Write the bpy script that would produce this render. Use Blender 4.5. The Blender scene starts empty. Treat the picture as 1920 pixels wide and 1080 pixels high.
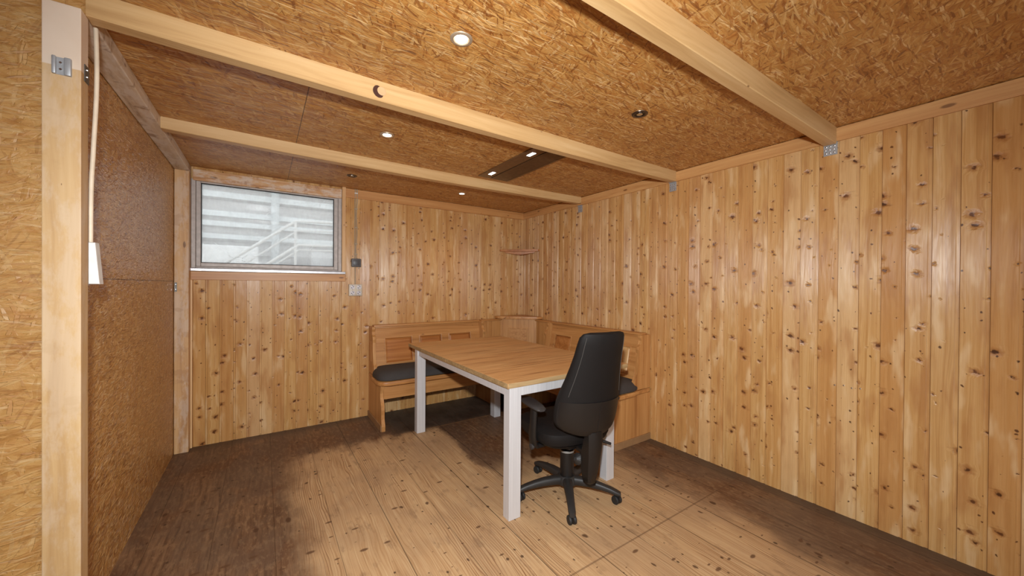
import bpy, bmesh, math, random
from mathutils import Matrix, Vector
S = bpy.context.scene
C = S.collection
PI = math.pi
R = math.radians

# ---------------------------------------------------------------- camera, world, lights, exposure
F_PX, YAW, PITCH, ROLL = 692.97, 33.919, -0.305, 0.385     # fitted focal length in pixels (1920 wide) and angles in degrees
cd = bpy.data.cameras.new('camera'); cam = bpy.data.objects.new('camera', cd); C.objects.link(cam)
cd.sensor_fit = 'HORIZONTAL'; cd.sensor_width = 36.0; cd.lens = 36.0 * F_PX / 1920.0
cd.clip_start = 0.05
_y, _p, _r = R(YAW), R(PITCH), R(ROLL)
fw = Vector((math.sin(_y) * math.cos(_p), math.cos(_y) * math.cos(_p), math.sin(_p)))
rt = Vector((math.cos(_y), -math.sin(_y), 0)); up = rt.cross(fw)
rt2 = rt * math.cos(_r) + up * math.sin(_r); up2 = up * math.cos(_r) - rt * math.sin(_r)
m = Matrix.Identity(4)
for i in range(3):
    m[i][0], m[i][1], m[i][2] = rt2[i], up2[i], -fw[i]
m[0][3], m[1][3], m[2][3] = 0, 0, 1.3
cam.matrix_world = m
S.camera = cam

S.view_settings.view_transform = 'Standard'
S.view_settings.look = 'None'
S.view_settings.exposure = 0.0
S.view_settings.gamma = 1.0
S.view_settings.use_curve_mapping = False

w = bpy.data.worlds.new('World'); S.world = w; w.use_nodes = True
bg = w.node_tree.nodes['Background']
bg.inputs[0].default_value = (0.93, 0.97, 1.0, 1); bg.inputs[1].default_value = 2.3

# the photographer's flash, a hand above the lens
ld = bpy.data.lights.new('camera_flash', 'SPOT'); lo = bpy.data.objects.new('camera_flash', ld); C.objects.link(lo)
ld.energy = 305; ld.color = (0.97, 1.0, 1.02); ld.shadow_soft_size = 0.035
ld.spot_size = R(145); ld.spot_blend = 1.0
lo.location = (-0.06, -0.02, 1.57)
lo.rotation_euler = Vector((fw.x, fw.y, -0.30)).to_track_quat('-Z', 'Y').to_euler()
# ---------------------------------------------------------------- node helpers
def lin(r, g, b):
    f = lambda c: (c / 255 / 12.92) if c / 255 <= 0.04045 else ((c / 255 + 0.055) / 1.055) ** 2.4
    return (f(r), f(g), f(b), 1)

class NT:
    def __init__(s, name):
        s.m = bpy.data.materials.new(name); s.m.use_nodes = True
        s.t = s.m.node_tree; s.bsdf = s.t.nodes['Principled BSDF']; s.out = s.t.nodes['Material Output']
    def n(s, typ, **kw):
        nd = s.t.nodes.new(typ)
        for k, v in kw.items(): setattr(nd, k, v)
        return nd
    def set(s, sock, v):
        if isinstance(v, bpy.types.NodeSocket): s.t.links.new(v, sock)
        elif v is not None: sock.default_value = v
    def co(s):
        return s.n('ShaderNodeTexCoord').outputs['Object']
    def sep(s, v):
        nd = s.n('ShaderNodeSeparateXYZ'); s.set(nd.inputs[0], v); return nd.outputs
    def comb(s, x, y, z=0.0):
        nd = s.n('ShaderNodeCombineXYZ')
        for i, v in enumerate((x, y, z)): s.set(nd.inputs[i], v)
        return nd.outputs[0]
    def math(s, op, a, b=None, c=None, clamp=False):
        nd = s.n('ShaderNodeMath', operation=op, use_clamp=clamp)
        for i, v in enumerate((a, b, c)):
            if v is not None: s.set(nd.inputs[i], v)
        return nd.outputs[0]
    def vmath(s, op, a, b=None):
        nd = s.n('ShaderNodeVectorMath', operation=op)
        for i, v in enumerate((a, b)):
            if v is not None: s.set(nd.inputs[i], v)
        return nd.outputs[0]
    def noise(s, v, scale=1, detail=3, rough=0.5, dist=0.0, dim='3D'):
        nd = s.n('ShaderNodeTexNoise', noise_dimensions=dim)
        s.set(nd.inputs['Vector'], v); s.set(nd.inputs['Scale'], scale); s.set(nd.inputs['Detail'], detail)
        s.set(nd.inputs['Roughness'], rough); s.set(nd.inputs['Distortion'], dist); return nd.outputs[0]
    def white(s, v, dim='1D'):
        nd = s.n('ShaderNodeTexWhiteNoise', noise_dimensions=dim)
        s.set(nd.inputs['W' if dim == '1D' else 'Vector'], v); return nd.outputs
    def voro(s, v, scale=1, feature='F1', dim='2D', rnd=1.0, metric='EUCLIDEAN'):
        nd = s.n('ShaderNodeTexVoronoi', feature=feature, voronoi_dimensions=dim, distance=metric)
        s.set(nd.inputs['Vector'], v); s.set(nd.inputs['Scale'], scale); s.set(nd.inputs['Randomness'], rnd); return nd.outputs
    def ramp(s, v, stops, interp='LINEAR'):
        nd = s.n('ShaderNodeValToRGB'); e = nd.color_ramp.elements; nd.color_ramp.interpolation = interp
        while len(e) < len(stops): e.new(0.5)
        for i, (p, c) in enumerate(stops): e[i].position = p; e[i].color = c
        s.set(nd.inputs[0], v); return nd.outputs[0]
    def smooth(s, v, a, b, lo=0.0, hi=1.0):
        nd = s.n('ShaderNodeMapRange', interpolation_type='SMOOTHSTEP')
        s.set(nd.inputs[0], v); s.set(nd.inputs[1], a); s.set(nd.inputs[2], b); s.set(nd.inputs[3], lo); s.set(nd.inputs[4], hi); return nd.outputs[0]
    def mix(s, f, a, b, mode='MIX'):
        nd = s.n('ShaderNodeMix', data_type='RGBA', blend_type=mode)
        s.set(nd.inputs[0], f); s.set(nd.inputs[6], a); s.set(nd.inputs[7], b); return nd.outputs[2]
    def bump(s, h, strength=0.3, dist=0.01, normal=None):
        nd = s.n('ShaderNodeBump'); s.set(nd.inputs['Height'], h); s.set(nd.inputs['Strength'], strength); s.set(nd.inputs['Distance'], dist)
        if normal is not None: s.set(nd.inputs['Normal'], normal)
        return nd.outputs[0]
    def fin(s, col=None, rough=None, normal=None, metal=None, spec=None):
        if col is not None: s.set(s.bsdf.inputs['Base Color'], col)
        if rough is not None: s.set(s.bsdf.inputs['Roughness'], rough)
        if normal is not None: s.set(s.bsdf.inputs['Normal'], normal)
        if metal is not None: s.set(s.bsdf.inputs['Metallic'], metal)
        if spec is not None: s.set(s.bsdf.inputs['Specular IOR Level'], spec)
        return s.m

def plain(name, col, rough=0.5, metal=0.0, bump=0.0, bscale=200, spec=None):
    t = NT(name); nm = None
    c = t.co(); v = t.noise(c, 14, 4)
    cc = t.mix(t.smooth(v, 0.35, 0.65), col, tuple(x * 0.86 for x in col[:3]) + (1,))
    if bump: nm = t.bump(t.noise(c, bscale, 2), bump, 0.002)
    return t.fin(cc, rough, nm, metal, spec)

def swz(t, axes):
    """object coordinates reordered so that (u, v) lie in the surface"""
    o = t.sep(t.co()); d = {'x': o[0], 'y': o[1], 'z': o[2]}
    return d[axes[0]], d[axes[1]]

# oriented strand board: layers of stretched cells in several directions
def osb(name, axes, tint=(1, 1, 1), rough=0.42, seams=(), seed=0.0, amt=0.6, size=1.0, whiten=0.0):
    t = NT(name); u, v = swz(t, axes)
    P = t.comb(u, v, 0.0)
    du = t.noise(t.comb(u, v, 21.0 + seed), 5.0, 2); dv = t.noise(t.comb(u, v, 47.0 + seed), 5.0, 2)   # strands drift in direction across the board
    u0, v0 = u, v
    u = t.math('MULTIPLY_ADD', du, 0.04, u); v = t.math('MULTIPLY_ADD', dv, 0.04, v)
    wob = t.noise(P, 6, 2)
    base = t.ramp(t.noise(t.comb(t.math('MULTIPLY', u, 20.0), t.math('MULTIPLY', v, 34.0), seed), 1.0, 5, 0.68, 0.8),
                  [(0.25, lin(170, 122, 66)), (0.42, lin(196, 150, 88)), (0.6, lin(206, 164, 104)), (0.8, lin(220, 184, 130))])
    col = base; hgt = t.math('MULTIPLY', wob, 0.0)
    lay = [(14, 12, 90, 0.50), (-28, 13, 100, 0.58), (66, 12, 85, 0.70), (-70, 14, 100, 0.74), (40, 14, 120, 0.68), (-6, 11, 120, 0.60), (84, 15, 110, 0.78), (22, 14, 150, 0.64), (4, 16, 170, 0.66)]
    for i, (ang, sl, sw, thr) in enumerate(lay):
        a = R(ang); ca, sa = math.cos(a), math.sin(a)
        ru = t.math('ADD', t.math('MULTIPLY', u, ca), t.math('MULTIPLY', v, sa))
        rv = t.math('ADD', t.math('MULTIPLY', u, -sa), t.math('MULTIPLY', v, ca))
        rv = t.math('ADD', rv, t.math('MULTIPLY', wob, 0.010))
        q = t.comb(t.math('MULTIPLY_ADD', ru, sl / size, 17.3 * i + seed), t.math('MULTIPLY_ADD', rv, sw / size, 5.1 * i))
        vo = t.voro(q, 1.0)
        sc = t.sep(vo['Color'])
        msk = t.math('MULTIPLY', t.smooth(sc[0], thr, thr + 0.05), t.smooth(vo['Distance'], 0.60, 0.48))
        fl = t.ramp(sc[1], [(0.0, lin(128, 76, 34)), (0.10, lin(156, 98, 46)), (0.22, lin(184, 128, 70)), (0.55, lin(198, 152, 90)), (0.82, lin(212, 174, 116)), (1.0, lin(234, 208, 164))])
        col = t.mix(t.math('MULTIPLY', msk, amt), col, fl)
        dl = t.sep(t.vmath('SUBTRACT', q, vo['Position']))     # each strand lies at its own slight tilt
        tilt = t.math('ADD', t.math('MULTIPLY', dl[1], t.math('SUBTRACT', sc[2], 0.5)), t.math('MULTIPLY', dl[0], t.math('SUBTRACT', sc[1], 0.5)))
        hgt = t.math('ADD', t.math('MULTIPLY', hgt, t.math('SUBTRACT', 1.0, msk)), t.math('MULTIPLY', msk, tilt))
        if i in (2, 5):   # fine dark splinters and pale chips
            q2 = t.comb(t.math('MULTIPLY_ADD', ru, 15 / size, 3.7), t.math('MULTIPLY_ADD', rv, 190 / size, 9.1))
            v2 = t.voro(q2, 1.0); s2 = t.sep(v2['Color'])
            col = t.mix(t.math('MULTIPLY', t.math('MULTIPLY', t.math('GREATER_THAN', s2[0], 0.93), t.smooth(v2['Distance'], 0.6, 0.4)), min(1.0, amt * 1.1)), col, lin(118, 66, 28) if i == 2 else lin(244, 222, 184))
    big = t.noise(P, 1.3, 3)
    col = t.mix(1.0, col, t.ramp(big, [(0.3, (0.88, 0.85, 0.82, 1)), (0.7, (1, 1, 1, 1))]), 'MULTIPLY')
    col = t.mix(1.0, col, tuple(tint) + (1,), 'MULTIPLY')
    if whiten:     # pale blotches scattered over the board
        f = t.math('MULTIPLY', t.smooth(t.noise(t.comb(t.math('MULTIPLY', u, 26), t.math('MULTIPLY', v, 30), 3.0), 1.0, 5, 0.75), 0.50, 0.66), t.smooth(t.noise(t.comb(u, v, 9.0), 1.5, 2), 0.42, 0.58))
        col = t.mix(t.math('MULTIPLY', f, whiten), col, lin(226, 206, 182))
    for (ax, pos, lo_, hi_) in seams:      # joints between boards
        c0, c1 = (u0, v0) if ax == 0 else (v0, u0)
        d = t.math('ABSOLUTE', t.math('SUBTRACT', c0, pos))
        k = t.math('MULTIPLY', t.math('LESS_THAN', d, 0.0022), t.math('MULTIPLY', t.math('GREATER_THAN', c1, lo_), t.math('LESS_THAN', c1, hi_)))
        col = t.mix(t.math('MULTIPLY', k, 0.8), col, lin(60, 34, 16))
    rg = t.math('MULTIPLY_ADD', t.noise(P, 40, 2), 0.2, rough - 0.1)
    nm = t.bump(hgt, 1.0, 0.0045)
    nm = t.bump(t.noise(P, 160, 2), 0.25, 0.0015, nm)
    return t.fin(col, rg, nm)

# sawn or planed timber, grain along the axis
def timber(name, along, c_light, c_mid, c_dark, rough=0.55, stretch=2.0, fine=60.0, knots=0.0, ring=0.5, white_above=None, whiten=0.0):
    t = NT(name); o = t.sep(t.co()); d = {'x': o[0], 'y': o[1], 'z': o[2]}
    oth = [k for k in 'xyz' if k != along]
    a = d[along]; b, c = d[oth[0]], d[oth[1]]
    wob = t.noise(t.comb(t.math('MULTIPLY', a, 1.6), t.math('MULTIPLY', b, 5.0), t.math('MULTIPLY', c, 5.0)), 1.0, 2)
    bb = t.math('MULTIPLY_ADD', wob, 0.06, b); cc = t.math('MULTIPLY_ADD', wob, 0.05, c)
    g = t.noise(t.comb(t.math('MULTIPLY', a, stretch), t.math('MULTIPLY', bb, fine), t.math('MULTIPLY', cc, fine)), 1.0, 4, 0.6)
    g2 = t.noise(t.comb(t.math('MULTIPLY', a, 0.7), t.math('MULTIPLY', bb, fine * 0.3), t.math('MULTIPLY', cc, fine * 0.3)), 1.0, 2, 0.5)
    gg = t.math('ADD', t.math('MULTIPLY', g, ring), t.math('MULTIPLY', g2, 1 - ring))
    col = t.ramp(gg, [(0.30, c_dark), (0.46, c_mid), (0.62, c_light)])
    if knots:
        v = t.voro(t.comb(t.math('MULTIPLY', a, 3.1), t.math('MULTIPLY', t.math('ADD', b, c), 9.0)), 1.0)
        sc = t.sep(v['Color']); rad = t.math('MULTIPLY', t.math('POWER', sc[0], 3.0), 0.12 * knots)
        k = t.smooth(t.math('DIVIDE', v['Distance'], t.math('MAXIMUM', rad, 0.004)), 1.15, 0.6)
        col = t.mix(t.math('MULTIPLY', k, 0.75), col, lin(104, 62, 32))
    if whiten:  # pale dust and dark streaks on weathered timber
        f = t.smooth(t.noise(t.comb(t.math('MULTIPLY', a, 5.5), t.math('MULTIPLY', b, 16), t.math('MULTIPLY', c, 16)), 1.0, 6, 0.72), 0.44, 0.60)
        col = t.mix(t.math('MULTIPLY', f, whiten), col, lin(220, 208, 194))
        f2 = t.smooth(t.noise(t.comb(t.math('MULTIPLY', a, 9.0), t.math('MULTIPLY', b, 7), t.math('MULTIPLY', c, 7)), 1.0, 4, 0.65), 0.56, 0.66)
        col = t.mix(t.math('MULTIPLY', f2, whiten * 0.8), col, c_dark)
    if white_above is not None:
        e = t.math('SUBTRACT', d['z'], white_above)
        f = t.smooth(e, -0.002, 0.002)
        col = t.mix(t.math('MULTIPLY', f, 0.88), col, t.mix(t.noise(t.co(), 6, 4), lin(238, 222, 204), lin(214, 192, 170)))
        strip = t.smooth(d['x'], -0.532, -0.536)
        col = t.mix(t.math('MULTIPLY', strip, 0.55), col, lin(230, 206, 176))
    nm = t.bump(gg, 0.12, 0.003)
    return t.fin(col, rough, nm)

# tongue-and-groove pine boards standing upright
PITCH_B = 0.0905
def panelling(name, axis, off, seed):
    t = NT(name); o = t.sep(t.co()); u = o[0] if axis == 'x' else o[1]; z = o[2]
    k = t.math('DIVIDE', t.math('SUBTRACT', u, off), PITCH_B)
    bid = t.math('FLOOR', k); lu = t.math('MULTIPLY', t.math('SUBTRACT', t.math('FRACT', k), 0.5), PITCH_B)
    rn = t.white(t.math('ADD', bid, seed)); r0 = rn['Value']; rc = t.sep(rn['Color'])
    zz = t.math('MULTIPLY_ADD', r0, 41.0, z)
    # knots: two sizes
    wv = t.noise(t.comb(t.math('MULTIPLY', lu, 55.0), t.math('MULTIPLY', zz, 50.0), bid), 1.0, 3)
    def knots(sx, sz, p, scale, shift):
        q = t.comb(t.math('MULTIPLY_ADD', lu, sx, t.math('MULTIPLY', rc[0], 60.0 + shift)), t.math('MULTIPLY_ADD', zz, sz, shift))
        q = t.vmath('ADD', q, t.comb(t.math('MULTIPLY', wv, 0.30), t.math('MULTIPLY', wv, 0.24)))
        v = t.voro(q, 1.0); sc = t.sep(v['Color'])
        rad = t.math('MAXIMUM', t.math('MULTIPLY', t.math('POWER', sc[0], p), scale), 0.004)
        return t.math('DIVIDE', v['Distance'], rad), rad, sc[1]
    d1, rad1, h1 = knots(8.0, 9.5, 1.4, 0.115, 0.0)
    d2, rad2, h2 = knots(17.0, 14.0, 2.0, 0.11, 7.7)
    core = t.math('MAXIMUM', t.math('MULTIPLY', t.smooth(d1, 1.1, 0.45), t.smooth(rad1, 0.02, 0.035)),
                  t.math('MULTIPLY', t.smooth(d2, 1.1, 0.45), t.smooth(rad2, 0.03, 0.05)))
    halo = t.math('MULTIPLY', t.smooth(d1, 2.3, 1.0), t.smooth(rad1, 0.03, 0.06))
    # grain bends round the knots
    bend = t.math('MULTIPLY', t.smooth(d1, 4.0, 0.5), 0.018)
    slow = t.noise(t.comb(t.math('MULTIPLY', lu, 9.0), t.math('MULTIPLY', zz, 1.1), bid), 1.0, 2)
    gx = t.math('ADD', t.math('ADD', lu, bend), t.math('MULTIPLY', slow, 0.055))
    fine = t.noise(t.comb(t.math('MULTIPLY', gx, 210.0), t.math('MULTIPLY', zz, 1.3), t.math('MULTIPLY', bid, 3.3)), 1.0, 3, 0.55)
    wide = t.noise(t.comb(t.math('MULTIPLY', gx, 48.0), t.math('MULTIPLY', zz, 0.55), t.math('MULTIPLY', bid, 7.7)), 1.0, 2, 0.5)
    g = t.math('ADD', t.math('MULTIPLY', fine, 0.45), t.math('MULTIPLY', wide, 0.55))
    col = t.ramp(g, [(0.30, lin(178, 129, 72)), (0.44, lin(197, 150, 90)), (0.56, lin(209, 165, 106)), (0.72, lin(220, 182, 126))])
    col = t.mix(t.math('MULTIPLY', r0, 0.7), col, lin(190, 136, 80))
    col = t.mix(t.math('MULTIPLY', t.math('GREATER_THAN', rc[1], 0.72), 0.45), col, lin(222, 186, 138))
    blot = t.noise(t.comb(t.math('MULTIPLY', lu, 14.0), t.math('MULTIPLY', zz, 3.0), bid), 1.0, 3)
    col = t.mix(t.smooth(blot, 0.5, 0.7, 0, 0.65), col, lin(176, 122, 70))
    col = t.mix(t.smooth(blot, 0.46, 0.3, 0, 0.6), col, lin(228, 196, 150))
    col = t.mix(t.math('MULTIPLY', halo, 0.6), col, lin(160, 104, 56))
    col = t.mix(t.math('MULTIPLY', core, 0.92), col, t.mix(h1, lin(104, 60, 32), lin(66, 36, 20)))
    # lacquer pulled up beside the knots and slow cupping of each board
    nm = t.bump(t.math('MULTIPLY', t.smooth(d1, 2.6, 0.3), -1.0), 0.45, 0.005)
    cup = t.noise(t.comb(t.math('MULTIPLY', lu, 24.0), t.math('MULTIPLY', zz, 2.2), bid), 1.0, 3, 0.55)
    nm = t.bump(cup, 0.6, 0.014, nm)
    nm = t.bump(fine, 0.12, 0.002, nm)
    # dark streaks trailing sideways out of some knots
    whisk = t.math('MULTIPLY', t.smooth(t.noise(t.comb(t.math('MULTIPLY', lu, 10.0), t.math('MULTIPLY', zz, 85.0), bid), 1.0, 2), 0.58, 0.70), t.smooth(d1, 4.2, 1.2))
    col = t.mix(t.math('MULTIPLY', t.math('MULTIPLY', whisk, t.smooth(rad1, 0.04, 0.07)), 0.55), col, lin(140, 88, 46))
    # lacquer over upright grain: the sheen spreads sideways, board by board
    rg = t.math('MULTIPLY_ADD', t.noise(t.comb(t.math('MULTIPLY', lu, 20.0), t.math('MULTIPLY', zz, 4.0), bid), 1.0, 2), 0.22, 0.32)
    sp = t.math('MULTIPLY_ADD', t.math('POWER', rc[2], 1.5), 0.85, 0.22)
    t.bsdf.inputs['Anisotropic'].default_value = 0.92
    t.set(t.bsdf.inputs['Tangent'], t.comb(1.0 if axis == 'x' else 0.0, 0.0 if axis == 'x' else 1.0, 0.0))
    return t.fin(col, rg, nm, spec=sp)

def floor_mat():
    t = NT('worn_floorboards'); o = t.sep(t.co()); x, y = o[0], o[1]
    k = t.math('DIVIDE', t.math('SUBTRACT', x, 0.575), 0.262)
    bid = t.math('FLOOR', k); lu = t.math('MULTIPLY', t.math('SUBTRACT', t.math('FRACT', k), 0.5), 0.262)
    r0 = t.white(t.math('ADD', bid, 3.0))['Value']
    yy = t.math('MULTIPLY_ADD', r0, 17.0, y)
    slow = t.noise(t.comb(t.math('MULTIPLY', lu, 6.0), t.math('MULTIPLY', yy, 1.2), bid), 1.0, 3)
    gx = t.math('MULTIPLY_ADD', slow, 0.10, lu)
    fine = t.noise(t.comb(t.math('MULTIPLY', gx, 150.0), t.math('MULTIPLY', yy, 2.2), bid), 1.0, 4, 0.6)
    ringw = t.math('SINE', t.math('MULTIPLY', gx, 520.0))
    rmask = t.math('MULTIPLY', t.smooth(ringw, 0.45, 1.0), t.smooth(t.noise(t.comb(t.math('MULTIPLY', lu, 9.0), t.math('MULTIPLY', yy, 0.9), t.math('ADD', bid, 4.0)), 1.0, 2), 0.50, 0.60))
    pale = t.ramp(fine, [(0.28, lin(150, 112, 74)), (0.44, lin(182, 144, 102)), (0.6, lin(196, 162, 120)), (0.75, lin(208, 178, 138))])
    pale = t.mix(t.math('MULTIPLY', rmask, 0.7), pale, lin(112, 68, 36))
    pale = t.mix(t.smooth(t.noise(t.comb(x, y, 2.0), 3.2, 4), 0.4, 0.7, 0, 0.55), pale, lin(160, 128, 96))
    pale = t.mix(t.smooth(t.noise(t.comb(t.math('MULTIPLY', x, 3.0), y, 12.0), 5.0, 5, 0.7), 0.54, 0.68, 0, 0.5), pale, lin(126, 96, 70))
    dark = t.ramp(t.noise(t.comb(t.math('MULTIPLY', gx, 60.0), t.math('MULTIPLY', yy, 3.5), 1.0), 1.0, 5, 0.65), [(0.28, lin(74, 50, 34)), (0.46, lin(112, 82, 58)), (0.6, lin(130, 98, 70)), (0.78, lin(158, 124, 92))])
    dark = t.mix(t.smooth(t.noise(t.comb(x, y, 5.0), 2.2, 3), 0.42, 0.62, 0, 0.7), dark, lin(98, 62, 38))
    dark = t.mix(t.smooth(t.noise(t.comb(x, t.math('MULTIPLY', y, 0.7), 15.0), 1.6, 4, 0.6), 0.5, 0.66, 0, 0.6), dark, lin(78, 50, 32))
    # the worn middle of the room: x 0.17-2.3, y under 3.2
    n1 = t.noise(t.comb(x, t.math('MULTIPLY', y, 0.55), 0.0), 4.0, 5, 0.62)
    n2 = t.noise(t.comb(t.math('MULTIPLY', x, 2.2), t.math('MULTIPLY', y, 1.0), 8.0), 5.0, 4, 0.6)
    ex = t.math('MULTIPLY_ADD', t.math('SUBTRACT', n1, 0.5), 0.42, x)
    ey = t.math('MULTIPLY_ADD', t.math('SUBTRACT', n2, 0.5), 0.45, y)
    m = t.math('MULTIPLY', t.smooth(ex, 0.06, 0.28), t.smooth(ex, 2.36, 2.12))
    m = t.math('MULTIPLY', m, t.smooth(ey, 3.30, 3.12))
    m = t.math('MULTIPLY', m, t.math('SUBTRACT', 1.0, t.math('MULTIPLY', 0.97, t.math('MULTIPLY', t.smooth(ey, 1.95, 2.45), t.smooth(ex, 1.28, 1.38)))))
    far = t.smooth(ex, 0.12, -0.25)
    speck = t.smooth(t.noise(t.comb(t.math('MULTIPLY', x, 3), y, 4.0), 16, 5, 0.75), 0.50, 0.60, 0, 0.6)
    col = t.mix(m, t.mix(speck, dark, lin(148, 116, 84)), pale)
    greym = t.math('MULTIPLY', t.smooth(n1, 0.40, 0.55), t.math('SUBTRACT', 1.0, m))
    col = t.mix(t.math('MULTIPLY', greym, 0.4), col, lin(98, 82, 68))
    # dusty strip along the walls, then darker floor under the bench
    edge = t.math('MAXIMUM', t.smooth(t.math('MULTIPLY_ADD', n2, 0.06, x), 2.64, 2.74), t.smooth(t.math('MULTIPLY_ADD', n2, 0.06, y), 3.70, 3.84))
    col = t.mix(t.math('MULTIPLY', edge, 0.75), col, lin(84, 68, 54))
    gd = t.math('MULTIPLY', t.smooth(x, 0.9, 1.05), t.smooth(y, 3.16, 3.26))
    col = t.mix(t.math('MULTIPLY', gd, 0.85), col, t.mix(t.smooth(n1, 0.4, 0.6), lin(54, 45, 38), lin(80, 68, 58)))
    # knots and dents
    for (sx, sy, p, sc_, sh, c_) in ((7.0, 4.2, 4.0, 0.115, 0.0, lin(74, 46, 28)), (15.0, 12.0, 6.0, 0.15, 3.3, lin(66, 44, 28)), (9.0, 19.0, 7.0, 0.22, 8.1, lin(92, 62, 40))):
        q = t.comb(t.math('MULTIPLY_ADD', x, sx, sh), t.math('MULTIPLY_ADD', y, sy, sh))
        q = t.vmath('ADD', q, t.comb(t.math('MULTIPLY', n2, 0.35), t.math('MULTIPLY', n1, 0.35)))
        v = t.voro(q, 1.0); s = t.sep(v['Color'])
        rad = t.math('MAXIMUM', t.math('MULTIPLY', t.math('POWER', s[0], p), sc_), 0.003)
        f = t.math('MULTIPLY', t.smooth(t.math('DIVIDE', v['Distance'], rad), 1.15, 0.55), t.smooth(rad, 0.02, 0.05))
        col = t.mix(t.math('MULTIPLY', f, 0.85), col, c_)
    # joints
    ed = t.math('SUBTRACT', 0.131, t.math('ABSOLUTE', lu))
    j = t.smooth(ed, 0.0028, 0.0008)
    jj = t.math('MULTIPLY', j, t.math('MULTIPLY_ADD', t.white(t.math('FLOOR', t.math('ADD', k, 0.5)))['Value'], 0.7, 0.25))
    for yj, x0, x1 in ((3.2, 1.0, 2.2), (1.22, 1.1, 2.7)):
        jj2 = t.math('MULTIPLY', t.smooth(t.math('ABSOLUTE', t.math('SUBTRACT', y, yj)), 0.006, 0.003), t.math('MULTIPLY', t.math('GREATER_THAN', x, x0), t.math('LESS_THAN', x, x1)))
        col = t.mix(t.math('MULTIPLY', jj2, 0.55), col, lin(178, 132, 84) if yj > 2 else lin(96, 66, 44))
    col = t.mix(jj, col, lin(50, 32, 20))
    nm = t.bump(fine, 0.2, 0.004); nm = t.bump(t.math('MULTIPLY', j, -1.0), 0.5, 0.004, nm)
    rg = t.math('MULTIPLY_ADD', m, 0.12, 0.55)
    return t.fin(col, rg, nm, spec=0.35)

def tabletop_mat():
    t = NT('oak_decor'); o = t.sep(t.co()); x, y, z = o
    k = t.math('DIVIDE', t.math('ADD', y, 7.03), 0.118); bid = t.math('FLOOR', k)
    r0 = t.white(bid)['Value']; xx = t.math('MULTIPLY_ADD', r0, 9.0, x)
    slow = t.noise(t.comb(t.math('MULTIPLY', xx, 2.0), t.math('MULTIPLY', y, 9.0), bid), 1.0, 2)
    gy = t.math('MULTIPLY_ADD', slow, 0.045, t.math('ADD', y, z))
    f = t.noise(t.comb(t.math('MULTIPLY', xx, 3.5), t.math('MULTIPLY', gy, 130.0), bid), 1.0, 4, 0.6)
    s = t.noise(t.comb(t.math('MULTIPLY', xx, 1.5), t.math('MULTIPLY', gy, 38.0), t.math('ADD', bid, 5.0)), 1.0, 3, 0.62)
    col = t.ramp(f, [(0.3, lin(176, 126, 78)), (0.5, lin(203, 156, 102)), (0.7, lin(216, 174, 122))])
    col = t.mix(t.smooth(s, 0.50, 0.68, 0, 0.8), col, lin(134, 86, 48))
    col = t.mix(t.math('MULTIPLY', r0, 0.3), col, lin(196, 134, 76))
    return t.fin(col, 0.42, t.bump(f, 0.06, 0.002))

def metal(name, col, rough, brushed=None, metallic=1.0):
    t = NT(name); o = t.sep(t.co())
    if brushed == 'z': q = t.comb(t.math('MULTIPLY', o[0], 400), t.math('MULTIPLY', o[1], 400), t.math('MULTIPLY', o[2], 2))
    else: q = t.comb(t.math('MULTIPLY', o[0], 30), t.math('MULTIPLY', o[1], 30), t.math('MULTIPLY', o[2], 30))
    n = t.noise(q, 1.0, 3)
    c = t.mix(t.smooth(n, 0.3, 0.7), col, tuple(v * 0.85 for v in col[:3]) + (1,))
    return t.fin(c, t.math('MULTIPLY_ADD', n, 0.15, rough), None, metallic)

def emit(name, col, strength):
    t = NT(name); t.set(t.bsdf.inputs['Base Color'], col)
    t.set(t.bsdf.inputs['Emission Color'], col); t.set(t.bsdf.inputs['Emission Strength'], strength)
    return t.m

def glass_mat():
    t = NT('dusty_glass'); o = t.sep(t.co())
    tr = t.n('ShaderNodeBsdfTransparent'); tr.inputs[0].default_value = (0.96, 0.98, 0.98, 1)
    gl = t.n('ShaderNodeBsdfGlossy'); gl.inputs['Roughness'].default_value = 0.03; gl.inputs[0].default_value = (1, 1, 1, 1)
    tl = t.n('ShaderNodeBsdfTranslucent'); tl.inputs[0].default_value = (0.92, 0.95, 0.96, 1)
    fr = t.n('ShaderNodeFresnel'); fr.inputs[0].default_value = 1.45
    P = t.comb(o[0], o[2], 0.0)
    haze = t.noise(t.comb(t.math('MULTIPLY', o[0], 14), t.math('MULTIPLY', o[2], 5)), 1.0, 5, 0.65)
    vor = t.voro(t.vmath('ADD', t.comb(t.math('MULTIPLY', o[0], 5.0), t.math('MULTIPLY', o[2], 5.0)), t.comb(t.noise(P, 7, 3), t.noise(P, 5, 3))), 1.0, 'DISTANCE_TO_EDGE')
    scr = t.math('MULTIPLY', t.smooth(vor['Distance'], 0.022, 0.005), t.smooth(t.noise(P, 3.5, 2), 0.54, 0.62))
    amt = t.math('ADD', t.math('MULTIPLY_ADD', haze, 0.34, 0.20), t.math('MULTIPLY', scr, 0.35), clamp=True)
    m1 = t.n('ShaderNodeMixShader'); t.set(m1.inputs[0], amt); t.set(m1.inputs[1], tr.outputs[0]); t.set(m1.inputs[2], tl.outputs[0])
    m2 = t.n('ShaderNodeMixShader'); t.set(m2.inputs[0], fr.outputs[0]); t.set(m2.inputs[1], m1.outputs[0]); t.set(m2.inputs[2], gl.outputs[0])
    t.set(t.out.inputs[0], m2.outputs[0]); return t.m

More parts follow.
